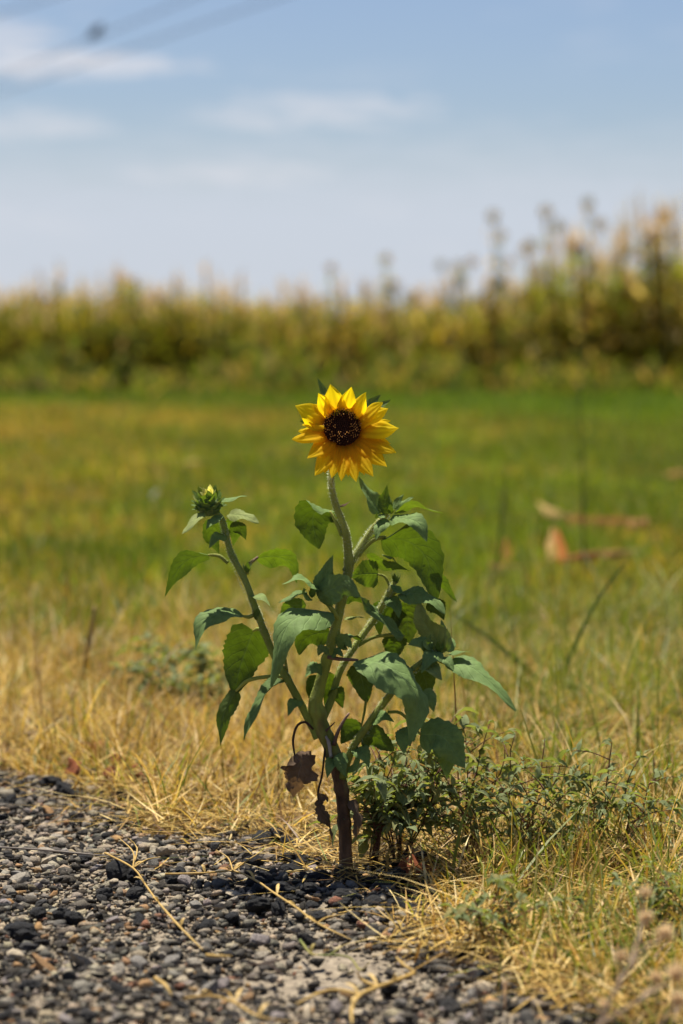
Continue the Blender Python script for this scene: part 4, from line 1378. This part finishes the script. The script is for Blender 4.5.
def in_frustum(n, y0, y1, margin, r, power=1.0):
    """points spread evenly over the ground wedge in front of the camera"""
    y = np.sqrt(r.uniform(y0 ** 2, y1 ** 2, n)) if power == 1 else y0 + (y1 - y0) * r.uniform(0, 1, n) ** power
    x = r.uniform(-1, 1, n) * (0.142 * y * margin + 0.05)
    return x, y


# near straw grass: standing blades
r = np.random.default_rng(101)
n = 150000
x, y = in_frustum(n, 1.6, 4.3, 1.35, r)
pe = past_edge(x, y)
right = np.clip((x - 0.02) / 0.12, 0, 1)                       # taller and greener to the right
clump = fbm(x * 16, y * 16, 21)
plant_clear = np.exp(-(((x - ROOT.x - .035) / .065) ** 2 + ((y - ROOT.y) / .06) ** 2))
keep = (pe > r.normal(.015, .03, n)) & (r.uniform(size=n) < np.clip((clump - .30) * 3.0, .04, 1)) & (r.uniform(size=n) > plant_clear * .8)
keep &= r.uniform(size=n) < np.where(y < 2.6, .42, .85)
lw = gnd(178, 722)
keep &= r.uniform(size=n) > .75 * np.exp(-(((x - lw.x) / .075) ** 2 + ((y - lw.y) / .22) ** 2))
x, y, pe, right, clump = x[keep], y[keep], pe[keep], right[keep], clump[keep]
n = len(x)
far = np.clip((y - 2.75 + .35 * np.clip(x * 2.5, -1, 1)) / 1.1, 0, 1)
green = np.clip(.17 + .28 * right + .62 * far * (0.55 + .45 * right) + .35 * (fbm(x * 5, y * 5, 33) - .5) + .12 * np.clip((2.5 - y) / .5, 0, 1) * right, .03, .85)
cols, isg = mixed_cols(n, green, r)
tint = fbm(x * 9 + 2, y * 7, 55)[:, None]
cols = cols * (.55 + .85 * tint) * np.where(isg[:, None], 1, np.array((1.0, .97, .9)) + (tint - .5) * np.array((-.1, .1, .35)))
hgt = r.uniform(.03, .095, n) * (.45 + 1.25 * clump) * np.clip(pe / .10, .35, 1)
hgt = hgt * np.where(r.uniform(size=n) < .07, 1.8, 1)
base = np.stack([x, y, np.full(n, -.008)], 1)
el = np.clip(r.normal(.95, .38, n), .1, 1.55)
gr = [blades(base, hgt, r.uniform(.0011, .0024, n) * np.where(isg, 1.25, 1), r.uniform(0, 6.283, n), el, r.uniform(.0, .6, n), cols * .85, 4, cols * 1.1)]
# fallen straw lying among it, thinning out over the gravel
n = 60000
x, y = in_frustum(n, 1.6, 4.0, 1.35, r)
pe = past_edge(x, y)
bare = fbm(x * 13 + 7, y * 9, 91)
keep = (pe > r.normal(.0, .03, n)) & (r.uniform(size=n) < np.clip((bare - .36) * 4.5, .06, .9))
stray = (pe > -.16) & (pe <= 0) & (r.uniform(size=n) < .075)
keep |= stray
x, y, pe = x[keep], y[keep], pe[keep]
n = len(x)
cols, isg = mixed_cols(n, .04, r)
gr.append(blades(np.stack([x, y, r.uniform(.004, .03, n) * np.where(pe < .02, .5, 1)], 1), r.uniform(.02, .075, n), r.uniform(.0010, .0026, n), r.uniform(0, 6.283, n), r.normal(.05, .22, n), r.uniform(-.1, .25, n), cols, 3))


def merge(parts):
    VV, LL, SS, CC, off = [], [], [], [], 0
    for v, l, s, c in parts:
        VV.append(v); LL.append(l + off); SS.append(s); CC.append(c)
        off += len(v)
    return np.vstack(VV), np.concatenate(LL), np.concatenate(SS), np.vstack(CC)


V, L, S, C = merge(gr)
tag(big_mesh('dry_grass', V, L, S, M['grass'], C), kind='stuff')

# taller wisps and green tufts at the right foreground
r = np.random.default_rng(202)
parts = []
for (px, py, cnt, hh, gfrac) in ((470, 930, 70, .075, .15), (455, 955, 90, .05, .1), (525, 950, 60, .07, .5), (545, 975, 70, .065, .6), (580, 960, 90, .08, .6), (560, 930, 80, .09, .4), (610, 940, 90, .09, .5),
                              (590, 990, 80, .06, .5), (640, 960, 90, .085, .5), (650, 990, 90, .07, .5), (520, 890, 45, .065, .2), (560, 880, 50, .07, .25), (600, 870, 50, .07, .35), (640, 870, 60, .09, .45),
                              (660, 840, 50, .09, .45), (680, 900, 90, .11, .5), (500, 900, 50, .08, .15), (480, 880, 40, .08, .1), (620, 830, 30, .09, .35), (670, 800, 50, .10, .45), (490, 600, 40, .10, .9), (503, 590, 40, .12, .9), (525, 600, 40, .09, .8), (520, 575, 30, .12, .9), (45, 560, 30, .12, .9), (30, 590, 30, .09, .7), (60, 575, 30, .08, .8), (15, 640, 40, .07, .8), (330, 560, 30, .09, .8), (440, 905, 40, .05, .1), (700, 950, 90, .1, .5), (720, 870, 90, .12, .5)):
    p = gnd(px, py)
    n = cnt
    x = p.x + r.normal(0, .018, n)
    y = p.y + r.normal(0, .03, n)
    cols, isg = mixed_cols(n, gfrac, r)
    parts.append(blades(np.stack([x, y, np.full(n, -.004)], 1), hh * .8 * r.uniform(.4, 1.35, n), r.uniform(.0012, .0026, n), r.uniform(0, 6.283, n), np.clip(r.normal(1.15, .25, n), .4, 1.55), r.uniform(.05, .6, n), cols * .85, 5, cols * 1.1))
for (px, py, cnt, sx_, sy_) in ((465, 935, 130, .03, .035), (440, 950, 80, .025, .03), (500, 960, 110, .03, .03), (545, 985, 110, .03, .03), (590, 1005, 100, .03, .03), (400, 885, 45, .04, .03), (350, 890, 45, .03, .02),
                              (290, 868, 35, .04, .02), (200, 838, 50, .03, .03), (150, 828, 50, .03, .03), (640, 1000, 90, .03, .03), (430, 900, 50, .03, .03)):
    p = gnd(px, py)
    n = cnt
    cols, isg = mixed_cols(n, .03, r)
    parts.append(blades(np.stack([p.x + r.normal(0, sx_, n), p.y + r.normal(0, sy_, n), r.uniform(.008, .022, n)], 1), r.uniform(.02, .085, n), r.uniform(.0010, .0024, n), r.uniform(0, 6.283, n), r.normal(.12, .25, n), r.uniform(-.1, .4, n), cols * 1.1, 4))
V, L, S, C = merge(parts)
tag(big_mesh('tall_grass', V, L, S, M['grass'], C), kind='stuff')

# lawn beyond
r = np.random.default_rng(303)
n = 270000
y = 3.9 + (21.5 - 3.9) * r.uniform(0, 1, n) ** 1.45
x = r.uniform(-1, 1, n) * (0.142 * y * 1.3 + .1)
patch = fbm(x * 1.1 + 3, y * .55, 41)
fine = fbm(x * 4, y * 2.2, 43)
xr = x / (0.141 * y)
dist = np.clip((y - 3.9) / 3.0, 0, 1)
green = np.clip(.58 + .36 * dist + .12 * np.clip(xr, -1, 1) + 1.5 * (patch - .5) + .9 * (fine - .5) + .12 * xr, .08, .97)
band = np.exp(-((y - 14.5) / 3.2) ** 2) * np.clip(.5 - .5 * xr, 0, 1)
green = np.clip(green - .45 * band, .05, .97)
edgeg = np.clip((y - (17.5 - 3.5 * np.clip(.3 + xr, 0, 1)) - 2 * (patch - .5)) / 2.5, 0, 1)
green = np.clip(green + .9 * edgeg, 0, 1)
LG = np.array([(.105, .150, .010), (.14, .178, .013), (.083, .118, .008), (.175, .19, .016)])
s = STRAW[r.integers(0, 6, n)] * r.uniform(.6, 1.05, (n, 1)) * np.array((.86, .82, .46))
g = LG[r.integers(0, 4, n)] * r.uniform(.7, 1.25, (n, 1))
cols = np.where((r.uniform(size=n) < green)[:, None], g, s)
cols = np.where((edgeg * .85 > r.uniform(size=n))[:, None], g * np.array((.72, .90, .8)), cols)
hgt = r.uniform(.03, .085, n) * (.6 + .8 * fine) * (1 + 1.2 * edgeg * fbm(x * 2, y * 2, 9))
wd = .0022 + .00042 * y
cols = cols * (.62 + .8 * fbm(x * 1.7 + 11, y * .8, 61))[:, None]
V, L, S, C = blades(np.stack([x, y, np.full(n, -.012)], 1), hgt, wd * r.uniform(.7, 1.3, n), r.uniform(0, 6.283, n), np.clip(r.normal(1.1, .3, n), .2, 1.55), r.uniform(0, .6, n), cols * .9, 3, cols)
tag(big_mesh('lawn_grass', V, L, S, M['lawn'], C), kind='stuff')

# ------------------------------------------------------------------ crop along the far edge of the lawn
CY = 22.0
CS = CY / F


def blade_mesh(name, base, length, width, head, el, droop, cols, nseg=5, tip=None, mat='crop'):
    V, L, S, C = blades(base, length, width, head, el, droop, cols, nseg, tip)
    me = big_mesh(name, V, L, S, M[mat], C)
    d = me.data
    bpy.data.objects.remove(me)
    return d


CROPG = {'olive': [(.15, .165, .02), (.20, .20, .026), (.09, .11, .016), (.27, .23, .035)],
         'gold': [(.27, .21, .03), (.36, .25, .03), (.12, .125, .022), (.22, .14, .035)],
         'green': [(.12, .165, .022), (.19, .215, .028), (.23, .235, .035), (.46, .37, .13)]}
crop_kinds = {}
r = np.random.default_rng(404)
for kind in CROPG:
    vs = []
    for v in range(3):
        pal = np.array(CROPG[kind])
        nl = 11
        hz = np.linspace(.06, .82, nl)
        head = np.arange(nl) * 2.6 + r.uniform(-.5, .5, nl)
        cols = pal[r.integers(0, 4, nl)] * r.uniform(.8, 1.2, (nl, 1))
        if kind == 'green':
            dead = (hz < .6) & (r.uniform(size=nl) < .45)
            cols = np.where(dead[:, None], np.array((.55, .42, .18)), cols)
        fol = blade_mesh('foliage', np.stack([np.zeros(nl), np.zeros(nl), hz], 1), r.uniform(.28, .5, nl) * np.where(hz < .3, .7, 1), r.uniform(.035, .06, nl), head, r.uniform(.6, 1.15, nl), r.uniform(.5, .95, nl), cols, 6)
        Vt, Ft = tube([(0, 0, -.02), (0.01, 0, .4), (0, .01, .95)], [.012, .011, .006], 8, 6)
        so = mk('stalk', Vt, Ft, M['crop'], None, np.tile(pal[0], (len(Vt), 1)))
        sm = so.data
        bpy.data.objects.remove(so)
        nt2 = 16
        tcol = np.array([(.55, .39, .27)]) * r.uniform(.75, 1.2, (nt2, 1))
        tas = blade_mesh('tassel', np.stack([np.zeros(nt2), np.zeros(nt2), r.uniform(.84, 1.0, nt2)], 1), r.uniform(.10, .20, nt2), np.full(nt2, .016), r.uniform(0, 6.28, nt2), r.uniform(1.0, 1.5, nt2), r.uniform(0, .4, nt2), tcol, 3)
        vs.append((sm, fol, tas))
    crop_kinds[kind] = vs


def crop_height(px):
    base = np.interp(px, [-150, 0, 60, 130, 200, 250, 300, 420, 470, 500, 560, 620, 683, 800], [.88, .90, .93, 1.0, .98, .90, .84, .84, .92, 1.0, 1.18, 1.32, 1.42, 1.45])
    return float(base)


def crop_kind(px, rr):
    q = rr.random()
    if px < 230:
        return 'olive' if q < .65 else 'gold'
    if px < 480:
        return 'gold' if q < .5 else 'green'
    return 'green' if q < .75 else 'gold'


crop_label = {'olive': 'tasselled olive green crop plant in the low left part of the field edge',
              'gold': 'yellowing crop plant with a tan tassel along the field edge',
              'green': 'tall green crop plant with dead tan lower leaves along the field edge'}
crop_group = {'olive': 'olive crop plants along the field edge', 'gold': 'yellowing crop plants along the field edge', 'green': 'tall green crop plants along the field edge'}
rr = random.Random(9)
for i in range(150):
    px = -90 + 870 * (i + rr.uniform(-.4, .4)) / 150
    Y = CY + rr.uniform(-.5, .9)
    k = crop_kind(px, rr)
    sm, fol, tas = crop_kinds[k][rr.randrange(3)]
    b = at(px, 400, Y)
    root = thing('crop_plant', crop_label[k], 'crop plant', (b.x, Y, 0), crop_group[k])
    hh = crop_height(px) * rr.uniform(.66, 1.18)
    root.scale = (hh * rr.uniform(.9, 1.15), hh * rr.uniform(.9, 1.15), hh)
    root.rotation_euler = (rr.uniform(-.06, .06), rr.uniform(-.06, .06), rr.uniform(0, 6.28))
    for nm, me in (('stalk', sm), ('foliage', fol), ('tassel', tas)):
        o = bpy.data.objects.new(nm, me)
        o.parent = root
        COL.objects.link(o)

# the field behind the first plants reads as one mass
r = np.random.default_rng(505)
n = 30000
Y = CY + r.uniform(.3, 5.5, n)
px = r.uniform(-160, 850, n)
x = (px - W / 2) / F * Y
hmax = np.array([crop_height(p) for p in px]) * (.70 + .42 * vnoise(px / 8, Y * 2, 5)) * (1 + (Y - CY) * .018)
zb = hmax * r.uniform(0, .93, n)
u = r.uniform(size=n)
kp = np.where(px < 230, np.where(u < .65, 0, 1), np.where(px < 480, np.where(u < .6, 1, 2), np.where(u < .72, 2, 1)))
PAL = np.array([CROPG['olive'], CROPG['gold'], CROPG['green']])
cols = PAL[kp, r.integers(0, 4, n)] * r.uniform(.65, 1.2, (n, 1))
top = (zb > .78 * hmax)
tan = np.array([(.55, .39, .27)]) * r.uniform(.75, 1.2, (n, 1))
cols = np.where((top & (r.uniform(size=n) < .6))[:, None], tan, cols)
ln = np.where(top, r.uniform(.10, .22, n), r.uniform(.2, .45, n))
wd = np.where(top, .016, r.uniform(.03, .055, n))
V, L, S, C = blades(np.stack([x, Y, zb], 1), ln, wd, r.uniform(0, 6.283, n), np.where(top, r.uniform(1.0, 1.5, n), r.uniform(.3, 1.3, n)), r.uniform(.2, .8, n), cols, 3)
n = 15000
Y = CY + r.uniform(-2.2, .3, n)
px = r.uniform(-160, 850, n)
x = (px - W / 2) / F * Y
cl = fbm(x * 2.3, Y * 1.1, 77)
ok = r.uniform(size=n) < np.clip((cl - .36) * 4, 0, 1) * np.clip((Y - CY + 2.4) / 1.6, .1, 1)
x, Y, px, cl = x[ok], Y[ok], px[ok], cl[ok]
n = len(x)
zb = r.uniform(0, 1, n) ** 1.6 * np.clip(cl - .3, 0, 1) * .95
u = r.uniform(size=n)
cf = np.array([(.09, .13, .018), (.13, .165, .02), (.20, .19, .03), (.34, .23, .08), (.06, .08, .02)])[r.choice(5, n, p=[.28, .22, .18, .17, .15])] * r.uniform(.7, 1.2, (n, 1))
Vf, Lf, Sf, Cf = blades(np.stack([x, Y, zb], 1), r.uniform(.10, .28, n), r.uniform(.015, .04, n), r.uniform(0, 6.283, n), r.uniform(.3, 1.45, n), r.uniform(.1, .7, n), cf, 3)
V, L, S, C = merge([(V, L, S, C), (Vf, Lf, Sf, Cf)])
tag(big_mesh('crop_field', V, L, S, M['crop'], C), kind='stuff')


# tall weeds with round seed heads that stand above the crop
def tall_weed(px, top_y, label, heads, seed, Y=21.6, group=None):
    rr = random.Random(seed)
    b = at(px, 400, Y)
    b.z = 0
    root = thing('tall_weed', label, 'tall weed', b)
    s = Y / F
    segs, lv, lf = [], [], []
    top = at(heads[0][0], heads[0][1], Y)
    main = [b, b.lerp(top, .5) + Vector((rr.uniform(-.05, .05), 0, 0)), top]
    segs.append(tube(main, [.010, .008, .004], 14, 6))
    S = spline(np.array([tuple(p) for p in main]), 30)
    for (hx, hy, hr) in heads[1:]:
        e = at(hx, hy, Y + rr.uniform(-.15, .15))
        i = min(27, max(8, int(29 * (e.z / top.z) * .72)))
        p = Vector(S[i])
        segs.append(tube([p, p.lerp(e, .5) + Vector((0, 0, -.03)), e], [.006, .005, .003], 10, 5))
    V, Fs = join(segs)
    mk('stem', V, Fs, M['crop'], root, np.tile(np.array([(.26, .29, .12)]), (len(V), 1)))
    lvv, lff, cc = [], [], []
    for k in range(48):
        i = min(28, int(4 + 25 * rr.random() ** 1.15))
        p = Vector(S[i])
        a = rr.uniform(0, 6.28)
        d = Vector((math.cos(a), math.sin(a), rr.uniform(-.4, .3)))
        L = rr.uniform(.08, .17) * (1.15 - i / 40)
        v, f, uv = sheet([p, p + d * L * .6 + Vector((0, 0, .02)), p + d * L * 1.3 - Vector((0, 0, .04))], L * .6, (0, 0, 1), prof_leaf, .2, .2, .1, 0, 6, 1, seed=k)
        o = len(lvv)
        lvv += v.tolist()
        lff += [tuple(q + o for q in t_) for t_ in f]
        g = rr.uniform(.7, 1.2)
        cc += [((.26 * g, .30 * g, .07 * g) if rr.random() < .7 else (.50 * g, .33 * g, .10 * g))] * len(v)
    mk('foliage', lvv, lff, M['crop'], root, cc)
    for (hx, hy, hr) in heads:
        e = at(hx, hy, Y)
        v, f = ico(2)
        c = rr.choice([(.62, .50, .24), (.70, .50, .18), (.45, .42, .24)])
        o = mk('seed_head', v * np.array([hr, hr, hr * .75]) * s * .68 + np.array(e), f.tolist(), M['crop'], root, np.tile(np.array([c]), (len(v), 1)))
        vv, ff = [], []
        for k in range(12):
            a = k * .5236
            d = Vector((math.cos(a), rr.uniform(-.4, .4), math.sin(a))) 
            p0 = e + d * hr * s * .7
            p1 = e + d * hr * s * 1.6
            q = d.cross(Vector((0, 1, 0))).normalized() * hr * s * .25
            n0 = len(vv)
            vv += [p0 + q, p0 - q, p1]
            ff.append((n0, n0 + 1, n0 + 2))
        mk('ray', vv, ff, M['husk'], o, np.tile(np.array([(.45, .30, .07)]), (len(vv), 1)))
    return root


tall_weed(508, 215, 'tall thin weed with round heads, first above the crop from the middle', [(493, 216, 5), (501, 235, 4.5), (510, 262, 4)], 1)
tall_weed(548, 212, 'tall weed with two close round tan heads above the crop', [(546, 212, 5.5), (558, 226, 5.5), (532, 245, 5), (524, 250, 4.5), (538, 272, 4)], 2)
tall_weed(590, 200, 'tallest weed over the crop with one dark head on top', [(588, 203, 5), (600, 225, 5.5), (580, 250, 6), (574, 245, 6), (592, 265, 5)], 3)
tall_weed(452, 265, 'slender weed above the crop between the flower and the tall weeds', [(458, 266, 4.5), (441, 265, 4), (472, 262, 4.5), (462, 282, 4)], 4)
tall_weed(388, 262, 'slender weed rising above the crop right over the sunflower bloom', [(386, 258, 4), (366, 290, 4), (410, 298, 6), (395, 285, 4)], 5)
tall_weed(331, 265, 'thin weed above the crop straight over the stem of the sunflower', [(331, 268, 4), (322, 300, 4), (345, 300, 4)], 6)
tall_weed(128, 283, 'dark thin weed among the tan tassels at left', [(133, 282, 4), (122, 296, 4)], 7)
tall_weed(498, 280, 'weed with a dark stem where the crop gets taller', [(499, 281, 5), (480, 300, 5), (515, 300, 5)], 8)
tall_weed(668, 215, 'tall weed over the crop at the right edge', [(662, 215, 5), (650, 240, 5), (676, 235, 5), (640, 255, 5)], 9)

# pale feathery grass plumes over the crop at right
r = np.random.default_rng(606)
for i, (px, ty) in enumerate(((606, 235), (622, 212), (634, 205), (646, 195), (656, 200), (672, 205), (684, 200), (700, 205), (615, 245), (664, 222))):
    Y = CY + .3 + .08 * i
    b = at(px, 400, Y)
    tp = at(px + r.uniform(-8, 8), ty, Y)
    hh = tp.z
    root = thing('plume_grass', 'feathery pale tan grass plume standing above the tall end of the crop', 'plume grass', (b.x, Y, 0), 'pale grass plumes above the crop')
    V, Fs = tube([(b.x, Y, 0), ((b.x + tp.x) / 2, Y, hh * .55), (tp.x, Y, hh * .97)], [.008, .006, .003], 10, 5)
    mk('stem', V, Fs, M['crop'], root, np.tile(np.array([(.25, .20, .09)]), (len(V), 1)))
    n = 70
    zz = r.uniform(.68, 1.0, n)
    base = np.stack([b.x + (tp.x - b.x) * zz, np.full(n, Y), hh * zz], 1)
    c = np.array([(.46, .38, .31)]) * r.uniform(.8, 1.2, (n, 1))
    V, L, S, C = blades(base, r.uniform(.07, .16, n), np.full(n, .008), r.uniform(0, 6.28, n), r.uniform(.8, 1.4, n), r.uniform(.1, .5, n), c, 3)
    V = V - np.array((b.x, Y, 0))
    big_mesh('plume', V, L, S, M['crop'], C, root)

# ------------------------------------------------------------------ overhead wires and a bird
WZ = 8.0


def wire(label, p_a, p_b):
    def hit(px, py):
        d = ray(px, py)
        return Vector((0, 0, CAM_H)) + d * ((WZ - CAM_H) / d.z)
    a, b = hit(*p_a), hit(*p_b)
    d = (b - a).normalized()
    P = [a - d * 45, a - d * 20, a, b, b + d * 30, b + d * 60]
    V, Fs = tube(P, .016, 24, 6)
    return tag(mk('overhead_wire', V, Fs, M['wire'], None), label, 'wire'), a, b


wire('overhead wire crossing the upper left sky, topmost in the corner', (44, 0), (0, 14))
_, wa, wb = wire('overhead wire with the small dark bird sitting on it', (186, 0), (0, 77))
wire('overhead wire crossing the upper left sky below the bird', (272, 0), (0, 93))
d = ray(96, 37)
bp = Vector((0, 0, CAM_H)) + d * ((WZ - CAM_H) / d.z)
bird = thing('bird', 'small dark bird sitting on an overhead wire', 'bird', bp)
v, f = ico(3)
t = v[:, 0]
body = v * np.array([.15, .11, .125])
body[:, 2] += np.where(t > .3, (t - .3) * .08, 0)
ca, sa = math.cos(.5), math.sin(.5)
body = np.stack([body[:, 0] * ca - body[:, 2] * sa, body[:, 1], body[:, 0] * sa + body[:, 2] * ca], 1)
hd = v * .078 + np.array([.12, 0, .14])
V, Fs = join([(body, f.tolist()), (hd, f.tolist())])
mk('body', V + np.array(bp) + np.array((0, 0, .11)), Fs, M['feather'], bird, np.tile(np.array([(.03, .03, .035)]), (len(V), 1)))
V, Fs = tube([bp + Vector((.15, 0, .235)), bp + Vector((.20, 0, .225))], [.014, .002], 4, 6)
mk('beak', V, Fs, M['feather'], bird, np.tile(np.array([(.05, .04, .03)]), (len(V), 1)))
V, Fs = tube([bp + Vector((-.08, 0, .07)), bp + Vector((-.24, 0, -.03))], [.04, .028], 6, 8)
mk('tail', V, Fs, M['feather'], bird, np.tile(np.array([(.025, .025, .03)]), (len(V), 1)))
for s in (-1, 1):
    V, Fs = tube([bp + Vector((.0, .02 * s, .05)), bp + Vector((.0, .015 * s, .012))], [.008, .006], 4, 5)
    mk('leg', V, Fs, M['feather'], bird, np.tile(np.array([(.05, .04, .035)]), (len(V), 1)))
